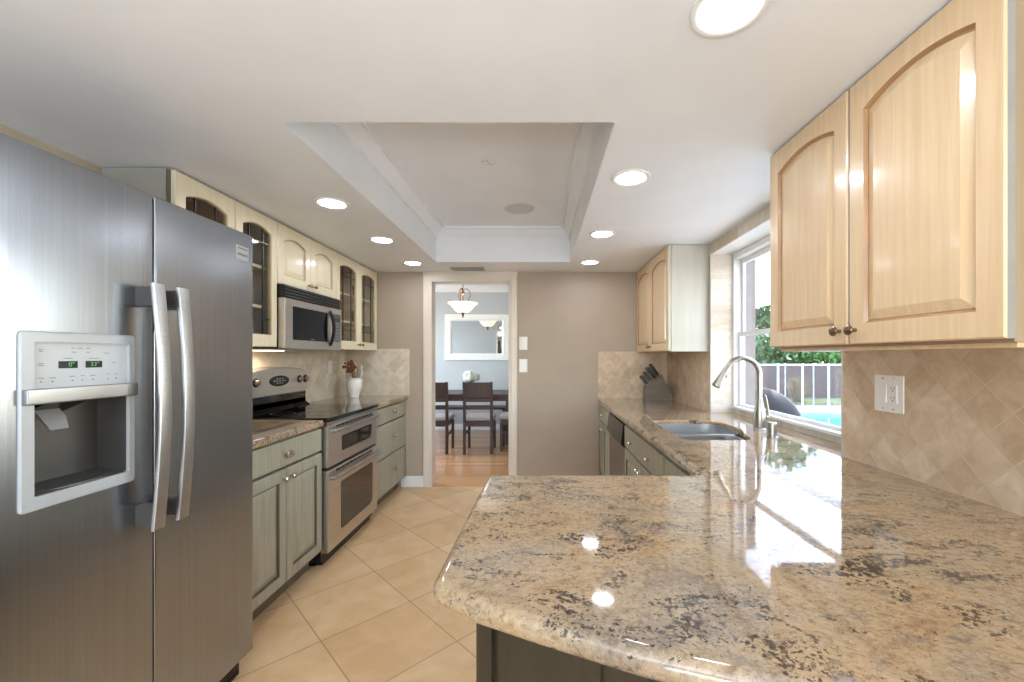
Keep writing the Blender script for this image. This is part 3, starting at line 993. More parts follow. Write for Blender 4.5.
XV = .992
F = FR(XV)
MN = [M['maple'], M['maple_glaze'], M['grey_panel']]  # grey door edges: shade of the camera-facing end put into the colour
c = thing('wall_cabinet', 'large honey maple wall cabinet with two arched doors over the near backsplash', 'cabinet', (1.13, 1.33, 1.35))
upper(c, XV + .007, XR - .001, .884, 1.77, 1.35, ZC - .004, None, M['shaded_side'], M['interior'], (), -1)
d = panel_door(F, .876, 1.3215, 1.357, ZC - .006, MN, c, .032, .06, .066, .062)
knob(F, 1.292, 1.40, .021, d, 'bronze', .0165)
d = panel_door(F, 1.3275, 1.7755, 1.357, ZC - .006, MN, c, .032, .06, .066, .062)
knob(F, 1.358, 1.40, .021, d, 'bronze', .0165)
mb = MB(); mb.box(XV + .02, XR - .002, .89, 1.765, 1.338, 1.35, .002); mb.build('light_rail', M['maple'], c)
c = thing('wall_cabinet', 'honey maple wall cabinet with pale whitewashed side, above the knife block', 'cabinet', (1.13, 3.7, 1.355))
upper(c, XV + .006, XR - .001, 3.19, 4.226, 1.355, ZC - .004, None, M['pale_panel'], M['interior'], (), -1)
d = panel_door(F, 3.182, 3.70, 1.36, ZC - .008, MP, c, .032, .058, .07, .06)
knob(F, 3.672, 1.40, .021, d, 'bronze', .014)
d = panel_door(F, 3.706, 4.222, 1.36, ZC - .008, MP, c, .032, .058, .07, .06)
knob(F, 3.735, 1.40, .021, d, 'bronze', .014)

# ------------------------------------------------------------------ refrigerator
XD = -1.20
r = thing('refrigerator', 'large stainless side-by-side refrigerator with water dispenser in the left foreground', 'refrigerator', (-1.58, 1.33, 0))
mb = MB()
mb.box(XL + .03, XD - .085, .912, 1.75, .03, 1.795, .006)
mb.build('cabinet_body', M['fridge_side'], r)
mb = MB()
mb.box(XL + .05, XD - .05, .92, 1.745, 0.0, .085)
for i in range(5):
    mb.box(XD - .05, XD - .045, .93, 1.735, .012 + i * .014, .02 + i * .014)
mb.build('kick_grille', M['black'], r)
def fdoor(y0, y1, cut=None):
    mb = MB()
    z0, z1, x0, x1 = .095, 1.82, XD - .08, XD
    rr = .006
    if cut is None:
        pol = fillet([(x0, y0), (x1, y0), (x1, y1), (x0, y1)], [0, rr, rr, 0], 5)
        lp = lambda d, z: [(p[0], p[1], z) for p in poly_offset(pol, d)]
        mb.loft([lp(.006, z0), lp(0, z0 + .006), lp(0, z1 - .006), lp(.006, z1)])
    else:
        cy0, cy1, cz0, cz1 = cut
        n = 1
        # front face ring around the opening, with side walls
        O = fillet([(y0, z0), (y1, z0), (y1, z1), (y0, z1)], .03, 4)
        I = fillet([(cy0, cz0), (cy1, cz0), (cy1, cz1), (cy0, cz1)], .008, 4)
        L = lambda q, x, d=0: [(x, p[0], p[1]) for p in (poly_offset(q, d) if d else q)]
        mb.loft([L(I, x0), L(O, x0), L(O, x1 - rr), L(O, x1 - rr * .3, rr * .3), L(O, x1, rr), L(I, x1), L(I, x0)], False, False)
    return mb
dz = (.964, 1.240, .953, 1.380)
fd = fdoor(.905, 1.3045, (dz[0] + .006, dz[1] - .006, dz[2] + .006, dz[3] - .006)).build('freezer_door', M['steel'], r, angle=30)
rd = fdoor(1.3085, 1.757).build('fridge_door', M['steel'], r, angle=30)
mb = MB(); mb.box(XD - .07, XD - .03, 1.300, 1.313, .1, 1.815); mb.build('door_gasket', M['black'], r)
def fhandle(yc, parent):
    mb = MB()
    n = 14
    loops = []
    for i in range(n + 1):
        t = i / n
        z = .80 + (1.537 - .80) * t
        bow = .022 * math.sin(PI * t)
        x = XD + .046 + bow
        loops.append([(x, yc - .019, z), (x + .004, yc - .021, z), (x + .011, yc - .018, z), (x + .013, yc, z), (x + .011, yc + .018, z), (x + .004, yc + .021, z), (x, yc + .019, z)])
    mb.loft(loops)
    h = mb.build('handle', M['steel_h'], parent, angle=50)
    for z0, z1 in ((.815, .875), (1.468, 1.528)):
        m2 = MB()
        m2.box(XD - .004, XD + .05, yc - .017, yc + .017, z0, z1, .004)
        m2.build('handle_standoff', M['dark_plastic'], h)
fhandle(1.262, fd)
fhandle(1.348, rd)
# dispenser
dp = MB()
O = fillet([(dz[0], dz[2]), (dz[1], dz[2]), (dz[1], dz[3]), (dz[0], dz[3])], .012, 4)
I = fillet([(.992, .985), (1.222, .985), (1.222, 1.354), (.992, 1.354)], .004, 4)
L = lambda q, x, d=0: [(x, p[0], p[1]) for p in (poly_offset(q, d) if d else q)]
dp.loft([L(O, XD - .002), L(O, XD + .003), L(O, XD + .006, .003), L(I, XD + .006), L(I, XD - .01)], False, False)
dsp = dp.build('dispenser', M['silver_plastic'], r, angle=30)
mb = MB(); mb.box(XD - .03, XD - .003, .992, 1.222, 1.235, 1.354); pn = mb.build('control_panel', M['panel_plastic'], dsp)
mb = MB()
mb.box(XD - .002, XD + .020, .968, 1.236, 1.205, 1.242, .004); mb.build('dispenser_bar', M['steel_h'], dsp)
mb = MB()   # cavity: back, sides, floor
I0 = [(.992, .985), (1.222, .985), (1.222, 1.235), (.992, 1.235)]
I1 = [(1.005, 1.0), (1.21, 1.0), (1.21, 1.235), (1.005, 1.235)]
mb.loft([L(I0, XD - .004), L(I1, XD - .075)], False, True)
mb.build('cavity', M['cavity'], dsp, recalc=True)
mb = MB()
mb.prism([(XD - .074, 1.20), (XD - .006, 1.215), (XD - .004, 1.203), (XD - .074, 1.172)], 1.02, 1.12, 'y')
mb.build('nozzle_housing', M['black'], dsp)
mb = MB()
mb.loft([[(XD - .06, 1.03, 1.20), (XD - .06, 1.085, 1.20), (XD - .055, 1.085, 1.20), (XD - .055, 1.03, 1.20)],
         [(XD - .035, 1.035, 1.165), (XD - .035, 1.09, 1.165), (XD - .030, 1.09, 1.165), (XD - .030, 1.035, 1.165)],
         [(XD - .022, 1.045, 1.135), (XD - .022, 1.085, 1.135), (XD - .017, 1.085, 1.135), (XD - .017, 1.045, 1.135)]])
mb.build('paddle', M['paddle'], dsp)
mb = MB()
mb.lathe([(.10, 0), (.098, .004), (.085, .005), (.01, .005)], (XD - .04, 1.107, .985), 20, 'z', sx=.34, sy=1.05)
mb.build('drip_tray', M['dark_plastic'], dsp)
for y0, y1 in ((1.049, 1.092), (1.112, 1.153)):
    mb = MB(); mb.box(XD - .003, XD - .0018, y0, y1, 1.289, 1.307); mb.build('lcd_window', M['lcd'], pn)
def text(body, size, F4, mat, parent, name, ext=.0004):
    cu = bpy.data.curves.new(name, 'FONT')
    cu.body = body
    cu.size = size
    cu.extrude = ext
    cu.align_x = 'CENTER'
    cu.align_y = 'CENTER'
    tmp = bpy.data.objects.new('tmp', cu)
    COL.objects.link(tmp)
    me = bpy.data.meshes.new_from_object(tmp.evaluated_get(bpy.context.evaluated_depsgraph_get()))
    bpy.data.objects.remove(tmp)
    me.transform(F4)
    off = Vector((0, 0, 0)); q = parent
    while q is not None:
        off += Vector(q.location); q = q.parent
    me.transform(Matrix.Translation(-off))
    me.materials.clear()
    me.materials.append(mat)
    o = bpy.data.objects.new(name, me)
    COL.objects.link(o)
    o.parent = parent
    return o
TF = lambda y, z: frame((XD - .0016, y, z), (0, 1, 0), (0, 0, 1), (1, 0, 0))
text('0°', .0165, TF(1.078, 1.298), M['digit'], pn, 'freezer_reading')
text('33°', .0165, TF(1.134, 1.298), M['digit'], pn, 'fridge_reading')
mb = MB()
for y, z, w in ((1.012, 1.335, .010), (1.012, 1.331, .007), (1.082, 1.340, .008), (1.098, 1.340, .012), (1.118, 1.340, .008), (1.084, 1.330, .010), (1.118, 1.330, .009), (1.165, 1.328, .014),
                (1.012, 1.302, .010), (1.012, 1.297, .013), (1.070, 1.314, .02), (1.132, 1.314, .024), (1.185, 1.302, .012), (1.012, 1.266, .012), (1.036, 1.266, .014), (1.080, 1.268, .012), (1.104, 1.268, .009), (1.130, 1.268, .013), (1.170, 1.270, .009), (1.192, 1.270, .007)):
    mb = MB(); mb.box(XD - .0032, XD - .0022, y - w / 2, y + w / 2, z - .0009, z + .0009); mb.build('legend', M['print'], pn)
for y in (1.012, 1.036, 1.080, 1.104, 1.130, 1.170, 1.192):
    mb = MB(); mb.prism([(y - .003, 1.256), (y + .003, 1.256), (y, 1.260)], XD - .0032, XD - .0022, 'x'); mb.build('button', M['print'], pn)
mb = MB(); mb.box(XD - .001, XD + .002, 1.658, 1.726, 1.705, 1.762, .001)
bd = mb.build('badge', M['silver_plastic'], rd)
mb = MB(); mb.box(XD + .0018, XD + .0026, 1.664, 1.720, 1.722, 1.732); mb.box(XD + .0018, XD + .0026, 1.664, 1.720, 1.748, 1.754); mb.build('badge_print', M['print'], bd)

# ------------------------------------------------------------------ range
RY0, RY1, RX = 2.618, 3.415, -1.322
g = thing('range', 'stainless double-oven range with black glass cooktop on the left wall', 'range', (-1.65, 3.02, 0))
mb = MB(); mb.box(XL + .015, RX - .045, RY0, RY1, .03, .905); mb.box(XL + .06, RX - .09, RY0 + .02, RY1 - .02, 0, .03); mb.build('body', M['black'], g)
mb = MB(); mb.box(XL + .012, RX + .008, RY0 - .002, RY1 + .002, .905, .932, .006); ck = mb.build('cooktop', M['black_glass'], g)
for x, y, rr in ((-1.50, 2.83, .11), (-1.50, 3.21, .085), (-1.73, 2.83, .075), (-1.73, 3.21, .10)):
    mb = MB()
    mb.lathe([(rr, .9322), (rr, .9326), (rr - .003, .9326), (rr - .003, .9322)], (x, y, 0), 32, 'z', cap=False)
    mb.build('burner_ring', M['dark_plastic'], ck)
def oven_door(z0, z1, wz0, wz1, wy0, wy1, hz, rad):
    y0, y1 = RY0 + .004, RY1 - .004
    mb = MB()
    O = fillet([(y0, z0), (y1, z0), (y1, z1), (y0, z1)], .006, 3)
    I = fillet([(wy0, wz0 + .0), (wy1, wz0), (wy1, wz1), (wy0, wz1)], rad, 3)
    mb.loft([L(O, RX - .044), L(O, RX - .004), L(O, RX, .004), L(I, RX), L(I, RX - .006)], True, False)
    d = mb.build('oven_door', M['steel_oven'], g, angle=30)
    mb = MB()
    J = poly_offset(I, .012)
    mb.loft([L(I, RX - .004), L(I, RX - .002), L(J, RX - .0035)], True, True, mis=[0, 0])
    w = mb.build('oven_window', M['black_glass'], d)
    mb = MB(); mb.loft([L(J, RX - .0036), L(J, RX - .0024)]); mb.build('inner_glass', M['oven_glass'], w)
    mb = MB()
    pth = []
    for i in range(13):
        t = i / 12
        pth.append((RX + .028 + .010 * math.sin(PI * t), y0 + .03 + (y1 - y0 - .06) * t, hz))
    pth = [(RX - .002, y0 + .03, hz), (RX + .014, y0 + .03, hz)] + pth + [(RX + .014, y1 - .03, hz), (RX - .002, y1 - .03, hz)]
    mb.tube(pth, .0125, 10, flat=(1, .9))
    mb.build('handle', M['steel_h'], d)
    mb = MB()
    for k in range(9):
        yy = y0 + .10 + k * (y1 - y0 - .20) / 9
        mb.box(RX - .001, RX + .0015, yy, yy + (y1 - y0 - .2) / 9 - .012, z1 - .022, z1 - .012)
    mb.build('vent_slots', M['black'], d)
    return d
oven_door(.618, .884, .688, .79, 2.80, 3.30, .845, [.02, .045, .02, .015])
oven_door(.085, .598, .17, .488, 2.79, 3.32, .548, [.02, .06, .025, .015])
mb = MB(); mb.box(RX - .046, RX - .002, RY0 + .004, RY1 - .004, .886, .905); mb.build('vent_trim', M['steel_h'], g)
mb = MB(); mb.box(XL + .02, RX - .05, RY0 + .03, RY1 - .03, .0, .08); mb.build('toe_panel', M['black'], g)
# back guard
mb = MB(); mb.box(XL + .012, -1.90, RY0 + .01, RY1 - .01, .93, 1.06); mb.prism([(XL + .012, .93), (-1.86, .93), (-1.90, .96), (-1.90, .99), (XL + .012, .99)], RY0 + .01, RY1 - .01, 'y'); mb.build('guard_base', M['black_glass'], g)
BF = FL(0)
mb = MB()
gy0, gy1 = RY0 - .0, RY1 + .0
def guard(w, d=0, zo=0):
    pts = []
    n = 16
    for k in range(n + 1):
        t = k / n
        y = gy1 - d + (gy0 - gy1 + 2 * d) * t
        e = abs(2 * t - 1)
        z = 1.205 + .037 * (1 - e ** 2) - (.05 * max(0, (e - .86) / .14) ** 2) - d
        pts.append((w, y, z + zo))
    for k in range(n + 1):
        t = 1 - k / n
        y = gy1 - d + (gy0 - gy1 + 2 * d) * t
        e = abs(2 * t - 1)
        z = 1.035 + .02 * (1 - e ** 2) * 0 + .03 * max(0, (e - .9) / .1) ** 2 + d
        pts.append((w, y, z + zo))
    return pts
mb.loft([guard(XL + .012), guard(-1.90), guard(-1.872, .010)])
gp = mb.build('control_guard', M['steel_oven'], g, angle=35)
F = FL(-1.8725)
mb = MB(F)
mb.lathe([(.062, 0), (.062, .003), (.058, .005), (.052, .005)], (3.016, 1.142, 0), 28, 'z', sx=1.85, sy=.62)
dd = mb.build('display', M['black'], gp)
mb = MB(F)
for i in range(5):
    for j in range(3):
        if abs(i - 2) + abs(j - 1) < 3:
            mb.box(3.016 + (i - 2) * .03 - .008, 3.016 + (i - 2) * .03 + .008, 1.142 + (j - 1) * .016 - .004, 1.142 + (j - 1) * .016 + .004, .005, .0065)
mb.build('display_buttons', M['print'], dd)
for y in (2.685, 2.765, 3.268, 3.348):
    mb = MB(F)
    mb.lathe([(.03, 0), (.03, .004), (.024, .006), (.022, .006)], (y, 1.142, 0), 18, 'z')
    kb = mb.build('knob_bezel', M['black'], gp)
    mb = MB(F)
    mb.lathe([(.021, .004), (.020, .024), (.016, .028), (.004, .028)], (y, 1.142, 0), 18, 'z', sx=.9)
    mb.build('knob', M['chrome'], kb)

# ------------------------------------------------------------------ microwave
MX = -1.595
m = thing('microwave', 'stainless over-the-range microwave with a black vent grille above its door', 'microwave', (-1.78, 3.0, 1.36))
my0, my1 = 2.625, 3.373
mb = MB(); mb.box(XL + .012, MX - .045, my0, my1, 1.37, 1.77, .003); mb.build('case', M['black'], m)
mb = MB()
mb.box(MX - .044, MX - .012, my0, my1, 1.69, 1.77)
for i in range(4):
    mb.box(MX - .014, MX - .001, my0, my1, 1.693 + i * .0195, 1.705 + i * .0195, .003)
mb.build('vent_grille', M['black'], m)
ydv = 3.205
mb = MB()
O = fillet([(my0, 1.365), (ydv, 1.365), (ydv, 1.688), (my0, 1.688)], .006, 3)
I = fillet([(my0 + .085, 1.425), (ydv - .045, 1.425), (ydv - .045, 1.642), (my0 + .085, 1.642)], .008, 3)
mb.loft([L(O, MX - .044), L(O, MX - .004), L(O, MX, .004), L(I, MX), L(I, MX - .005)], True, False)
d = mb.build('door', M['steel_oven'], m, angle=30)
mb = MB(); mb.loft([L(I, MX - .005), L(I, MX - .0015)]); w = mb.build('door_window', M['black_glass'], d)
mb = MB(); mb.box(MX - .0016, MX - .001, 2.93, 2.975, 1.433, 1.438); mb.build('door_emblem', M['print'], w)
mb = MB()
pth = [(MX - .003, ydv - .022, 1.405 + .0)] + [(MX + .006 + .026 * math.sin(PI * i / 12), ydv - .022 + .004, 1.405 + .25 * i / 12) for i in range(13)] + [(MX - .003, ydv - .022, 1.655)]
mb.tube(pth, .012, 8)
mb.build('handle', M['black'], d)
mb = MB(); mb.box(MX - .044, MX, ydv + .003, my1, 1.365, 1.688, .003); cp = mb.build('control_panel', M['steel_oven'], m)
mb = MB(); mb.box(MX - .002, MX + .0015, ydv + .018, my1 - .02, 1.43, 1.645, .001); kp = mb.build('keypad', M['dark_plastic'], cp)
mb = MB()
for i in range(3):
    for j in range(6):
        mb.box(MX + .001, MX + .0022, ydv + .03 + i * .038, ydv + .058 + i * .038, 1.44 + j * .025, 1.457 + j * .025)
mb.build('keys', M['print'], kp)
mb = MB(); mb.box(MX + .001, MX + .0022, ydv + .03, my1 - .032, 1.60, 1.633); mb.build('clock_display', M['black_glass'], kp)
mb = MB(); mb.box(XL + .02, MX - .02, my0 + .01, my1 - .01, 1.358, 1.37); mb.build('bottom_plate', M['steel_h'], m)

mb = MB(); mb.box(-1.86, -1.74, 2.70, 2.86, 1.352, 1.3582, .002); mb.build('task_light', M['puck'], m)
lamp('task_glow', 'AREA', (-1.82, 2.80, 1.349), (0, math.radians(-12), 0), 1.2, (1, .84, .64), .10, .14)

# ------------------------------------------------------------------ dishwasher
d0, d1 = 2.94, 3.55
XGf = XG - .021
w = thing('dishwasher', 'built-in dishwasher with a dark control strip in the sink run', 'dishwasher', (.94, 3.24, 0))
mb = MB(); mb.box(XG + .002, XR - .05, d0 + .005, d1 - .005, .03, .845); mb.box(XG + .06, XR - .08, d0 + .02, d1 - .02, 0, .03); mb.build('tub', M['fridge_side'], w)
mb = MB(); mb.box(XGf, XG, d0, d1, .115, .672, .004); mb.build('door_panel', M['steel_warm_refl'], w)
mb = MB(); mb.prism([(XG, .682), (XGf - .004, .682), (XGf - .022, .70), (XGf - .006, .842), (XG, .842)], d0, d1, 'y'); mb.build('control_strip', M['black_glass'], w)

# ------------------------------------------------------------------ sink and taps
s = thing('sink', 'stainless double-bowl sink set under the granite by the window', 'sink', (.93, 2.45, CZR - .25))
def bowl(pts, rad, depth, cx, cy):
    mb = MB()
    q = fillet(pts, rad, 6)
    zt = CZR - .024
    sc = lambda d, z: [(p[0], p[1], z) for p in poly_offset(q, d)]
    mb.loft([sc(-.005, zt), sc(0, zt), sc(.004, zt - depth + .04), sc(.014, zt - depth + .012), sc(.04, zt - depth)], False, True)
    b = mb.build('bowl', M['steel_sink'], s, angle=60)
    mb = MB(); mb.lathe([(.045, zt - depth + .001), (.043, zt - depth + .004), (.03, zt - depth + .002), (.004, zt - depth + .001)], (cx, cy, 0), 20); mb.build('drain', M['chrome'], b)
bowl([(.742, 2.42), (1.158, 2.42), (1.158, 2.768), (.742, 2.768)], [.06, .06, .12, .08], .20, .95, 2.59)
bowl([(.742, 2.132), (1.078, 2.132), (1.10, 2.385), (.742, 2.385)], [.07, .09, .06, .06], .17, .92, 2.26)
mb = MB(); mb.box(.745, 1.11, 2.384, 2.421, CZR - .05, CZR - .0235, .006); mb.build('divider', M['steel_sink'], s)

FX, FY = 1.265, 2.42
f = thing('faucet', 'tall brushed-nickel gooseneck faucet behind the sink', 'faucet', (FX, FY, CZR))
mb = MB(); mb.lathe([(.036, CZR), (.036, CZR + .006), (.033, CZR + .010), (.031, CZR + .012), (.033, CZR + .05), (.031, CZR + .09), (.025, CZR + .13), (.019, CZR + .165), (.016, CZR + .185)], (FX, FY, 0), 24); mb.build('base', M['chrome'], f)
path = [(FX, FY, CZR + .17), (FX, FY, CZR + .24), (FX - .001, FY, CZR + .295)]
R_ = .098
cz = CZR + .315
for k in range(13):
    a = PI * k / 12 * .86
    path.append((FX - R_ + R_ * math.cos(a), FY, cz + R_ * math.sin(a)))
mb = MB(); mb.tube(path, .0145, 14); mb.build('gooseneck', M['chrome'], f)
e0 = Vector(path[-1]); dr = (Vector(path[-1]) - Vector(path[-2])).normalized()
mb = MB(); mb.tube([e0, e0 + dr * .012, e0 + dr * .05, e0 + dr * .10, e0 + dr * .122, e0 + dr * .128], [.0145, .0165, .018, .0225, .024, .021], 16)
sp = mb.build('spray_head', M['chrome'], f)
mb = MB(); b0 = e0 + dr * .052 + Vector((.017, -.004, .006)); mb.box(b0.x - .004, b0.x + .006, b0.y - .006, b0.y + .006, b0.z - .018, b0.z + .018, .003); mb.build('spray_button', M['dark_plastic'], sp)
mb = MB()
mb.tube([(FX + .02, FY, CZR + .075), (FX + .045, FY - .002, CZR + .075)], .014, 12)
mb.tube([(FX + .047, FY - .002, CZR + .068), (FX + .046, FY - .003, CZR + .11), (FX + .036, FY - .006, CZR + .17), (FX + .028, FY - .008, CZR + .20)], [.012, .010, .008, .006], 10, flat=(1, .7))
mb.build('lever', M['chrome'], f)
d = thing('air_gap', 'short nickel air-gap cap on the granite beside the faucet', 'sink fitting', (1.215, 2.20, CZR))
mb = MB(); mb.lathe([(.030, CZR), (.030, CZR + .004), (.024, CZR + .006), (.010, CZR + .006)], (1.215, 2.20, 0), 20); mb.build('flange', M['chrome'], d)
mb = MB(); mb.lathe([(.0225, CZR + .005), (.0225, CZR + .072), (.020, CZR + .078), (.004, CZR + .079)], (1.215, 2.20, 0), 20); mb.build('cap', M['chrome'], d)

# ------------------------------------------------------------------ knife block and knives
kb = thing('knife_block', 'slanted grey-brown wooden knife block in the far right counter corner', 'knife block', (1.13, 4.05, CZR))
mb = MB(); z = CZR
mb.prism([(1.003, z), (1.268, z), (1.262, z + .04), (1.163, z + .242), (1.010, z + .133)], 3.99, 4.10, 'y')
mb.build('block', M['knifeblock'], kb)
mb = MB(); mb.box(1.02, 1.26, 3.987, 3.9905, z + .01, z + .03); mb.build('base_band', M['knifeblock'], kb)
nx, nz = -.58, .815
tx, tz = .815, .58
slots = [(.03, 4.015, .085, 'lowest and nearest to the camera'), (.03, 4.075, .085, 'lowest and nearest to the wall'), (.075, 4.02, .10, 'second from the bottom of the near row'), (.075, 4.07, .10, 'second from the bottom of the far row'), (.125, 4.02, .115, 'third from the bottom of the near row'), (.125, 4.07, .115, 'third from the bottom of the far row'), (.165, 4.045, .125, 'topmost in the block')]
for tt, y, ln, desc in slots:
    bx, bz = 1.010 + tx * tt, z + .133 + tz * tt
    ln *= 1.18
    kn = thing('kitchen_knife', 'black-handled knife in the block, ' + desc, 'knife', (bx, y, bz), 'knives in the block')
    Fk = frame((bx, y, bz), (tx, 0, tz), (0, 1, 0), (nx, 0, nz))
    mb = MB(Fk); mb.box(-.008, .008, -.0012, .0012, -.001, .016); mb.build('blade', M['nickel'], kn)
    mb = MB(Fk)
    mb.loft([[(-.013, -.010, .014), (.013, -.010, .014), (.013, .010, .014), (-.013, .010, .014)], [(-.012, -.010, .03), (.012, -.010, .03), (.012, .010, .03), (-.012, .010, .03)],
             [(-.013, -.011, ln * .7), (.014, -.011, ln * .7), (.014, .011, ln * .7), (-.013, .011, ln * .7)], [(-.017, -.009, ln), (.012, -.009, ln), (.012, .009, ln), (-.017, .009, ln)]])
    hd = mb.build('handle', M['black'], kn)
    mb = MB(Fk); mb.box(-.0125, .0125, -.0095, .0095, .011, .019, .001); mb.build('bolster', M['nickel'], hd)

# ------------------------------------------------------------------ vase and dried flowers
VX, VY = -1.755, 3.97
v = thing('vase', 'white fluted ceramic vase in the left counter corner', 'vase', (VX, VY, CZL))
mb = MB()
loops = []
seg = 36
for rr, h in [(.030, 0), (.042, .004), (.040, .016), (.050, .05), (.066, .10), (.069, .135), (.062, .165), (.058, .178), (.068, .19), (.064, .19), (.054, .176), (.056, .15), (.04, .06)]:
    loops.append([(VX + (rr * (1 + (.035 if .04 < h < .17 and rr > .045 else 0) * (1 if k % 2 else -1))) * math.cos(2 * PI * k / seg), VY + rr * (1 + (.035 if .04 < h < .17 and rr > .045 else 0) * (1 if k % 2 else -1)) * math.sin(2 * PI * k / seg), CZL + h) for k in range(seg)])
mb.loft(loops)
mb.build('body', M['ceramic'], v, angle=60)
for sg in (-1, 1):
    mb = MB(); mb.tube([(VX + sg * .060, VY, CZL + .165), (VX + sg * .078, VY, CZL + .178), (VX + sg * .082, VY, CZL + .165), (VX + sg * .066, VY, CZL + .14)], .005, 8); mb.build('ear', M['ceramic'], v)
df = thing('dried_flowers', 'bunch of dried brown flowers and silver pods in the white vase', 'dried flowers', (VX, VY, CZL + .08))
for i in range(13):
    a, sp_ = rnd.uniform(0, 2 * PI), rnd.uniform(.01, .085)
    h = CZL + rnd.uniform(.25, .33)
    tip = (VX - .018 + sp_ * math.cos(a), VY - .01 + sp_ * math.sin(a), h)
    mb = MB(); mb.tube([(VX + .01 * math.cos(a), VY + .01 * math.sin(a), CZL + .09), (VX + .02 * math.cos(a), VY + .02 * math.sin(a), CZL + .2), tip], .0022, 6); st = mb.build('stem', M['dry'], df)
    mb = MB()
    if i < 3:
        for q in range(5):
            mb.sphere((tip[0] + .03 + .006 * (q % 2), tip[1], tip[2] - .05 + q * .018), .013, 8, 5)
        mb.tube([tip, (tip[0] + .03, tip[1], tip[2] - .03)], .002, 5)
        mb.build('pods', M['silverleaf'], st)
    else:
        for q in range(9):
            mb.sphere((tip[0] + rnd.uniform(-.022, .022), tip[1] + rnd.uniform(-.022, .022), tip[2] + rnd.uniform(-.022, .022)), rnd.uniform(.008, .015), 6, 4)
        mb.build('flower_head', M['dry'], st)

# ------------------------------------------------------------------ dishes behind the glass doors
def mug(loc, label, mat, r=.04, h=.09):
    o = thing('mug', label, 'mug', loc, 'dishes in the glass cabinets')
    x, y, z = loc
    mb = MB(); mb.lathe([(r * .75, z), (r * .8, z + .004), (r, z + h * .4), (r, z + h), (r - .004, z + h), (r - .004, z + .01), (.004, z + .008)], (x, y, 0), 18); mb.build('body', M[mat], o)
    mb = MB(); mb.tube([(x, y - r * .95, z + h * .8), (x, y - r - .022, z + h * .75), (x, y - r - .024, z + h * .4), (x, y - r * .95, z + h * .25)], .005, 8); mb.build('handle', M[mat], o)
    return o
mug((-1.78, 2.44, SH[0]), 'pale mug on the middle shelf of the cabinet beside the fridge', 'ceramic', .045, .10)
mug((-1.78, 2.52, SH[1]), 'teal mug on the upper shelf of the cabinet beside the fridge', 'teal')
mug((-1.76, 3.56, SH[1]), 'teal mug on the upper shelf of the far left glass cabinet', 'teal', .05, .11)
mug((-1.76, 3.60, SH[0]), 'white mug on the middle shelf of the far left glass cabinet', 'ceramic', .045, .10)
def tumbler(loc, label):
    x, y, z = loc
    mb = MB(); mb.lathe([(.03, z), (.036, z + .12), (.034, z + .12), (.028, z + .006), (.004, z + .006)], (x, y, 0), 16)
    return tag(mb.build('tumbler', M['drinkglass'], loc=loc), label, 'drinking glass', 'dishes in the glass cabinets')
tumbler((-1.76, 4.02, SH[1]), 'clear tumbler on the upper shelf nearest the back wall')
tumbler((-1.76, 4.00, SH[0]), 'clear tumbler on the middle shelf nearest the back wall')
def bowls(x, y, z, label):
    for k in range(3):
        zz = z + k * .022
        mb = MB(); mb.lathe([(.03, zz), (.035, zz + .003), (.06, zz + .028), (.07, zz + .05), (.067, zz + .05), (.055, zz + .026), (.03, zz + .008), (.004, zz + .007)], (x, y, 0), 20)
        tag(mb.build('bowl', M['ceramic'], loc=(x, y, zz)), ('bottom', 'middle', 'top')[k] + ' bowl of the white stack ' + label, 'bowl', 'dishes in the glass cabinets')
bowls(-1.77, 3.60, UZ0 + .018, 'behind the left far glass door')
bowls(-1.77, 4.02, UZ0 + .018, 'behind the glass door at the back wall')

# ------------------------------------------------------------------ ceiling fittings
def downlight(x, y, label):
    o = thing('recessed_light', label, 'ceiling light', (x, y, ZC), 'recessed ceiling lights')
    mb = MB(); mb.lathe([(.092, ZC), (.090, ZC - .006), (.080, ZC - .007), (.068, ZC - .003), (.066, ZC + .0)], (x, y, 0), 32, cap=False); mb.build('trim_ring', M['white'], o)
    mb = MB(); mb.lathe([(.068, ZC - .0015), (.062, ZC - .003), (.004, ZC - .0035)], (x, y, 0), 32, cap=True); mb.build('lens', M['lens'], o)
    return o
dl = downlight(.433, 2.0, 'recessed light right of the tray nearest its near corner')
for x, y, lb in ((.432, 2.92, 'recessed light right of the tray, middle of the right-hand row'), (.452, 3.80, 'recessed light right of the tray, farthest of the right-hand row'), (.46, 1.02, 'recessed light cut by the top edge of the photo'),
                 (-1.157, 2.335, 'recessed light left of the tray, nearest of the left-hand row'), (-1.155, 3.07, 'recessed light left of the tray, middle of the left-hand row'), (-1.158, 3.83, 'recessed light left of the tray, farthest of the left-hand row')):
    dup(dl, (x, y, ZC), lb)
sp = thing('ceiling_speaker', 'round flush grey speaker grille in the tray ceiling', 'speaker', (-.16, 3.27, TZ))
mb = MB(); mb.lathe([(.118, TZ), (.116, TZ - .005), (.108, TZ - .006), (.106, TZ - .003)], (-.16, 3.27, 0), 32, cap=False); mb.build('rim', M['speaker'], sp)
mb = MB(); mb.lathe([(.107, TZ - .003), (.06, TZ - .005), (.004, TZ - .0055)], (-.16, 3.27, 0), 32); mb.build('grille', M['speaker'], sp)
bp = thing('ceiling_patch', 'small white blanking plate with dark screw holes in the tray ceiling', 'ceiling plate', (-.31, 2.49, TZ))
mb = MB(); mb.lathe([(.05, TZ), (.049, TZ - .0025), (.004, TZ - .003)], (-.31, 2.49, 0), 24); mb.build('plate', M['ceiling'], bp)
for x, y in ((-.305, 2.50), (-.335, 2.475), (-.31, 2.47), (-.29, 2.515)):
    mb = MB(); mb.lathe([(.004, TZ - .002), (.004, TZ - .0036), (.001, TZ - .0038)], (x, y, 0), 8); mb.build('screw', M['slot'], bp)
vt = thing('ceiling_vent', 'rectangular grey air vent in the ceiling before the doorway', 'air vent', (-.70, 4.08, ZC))
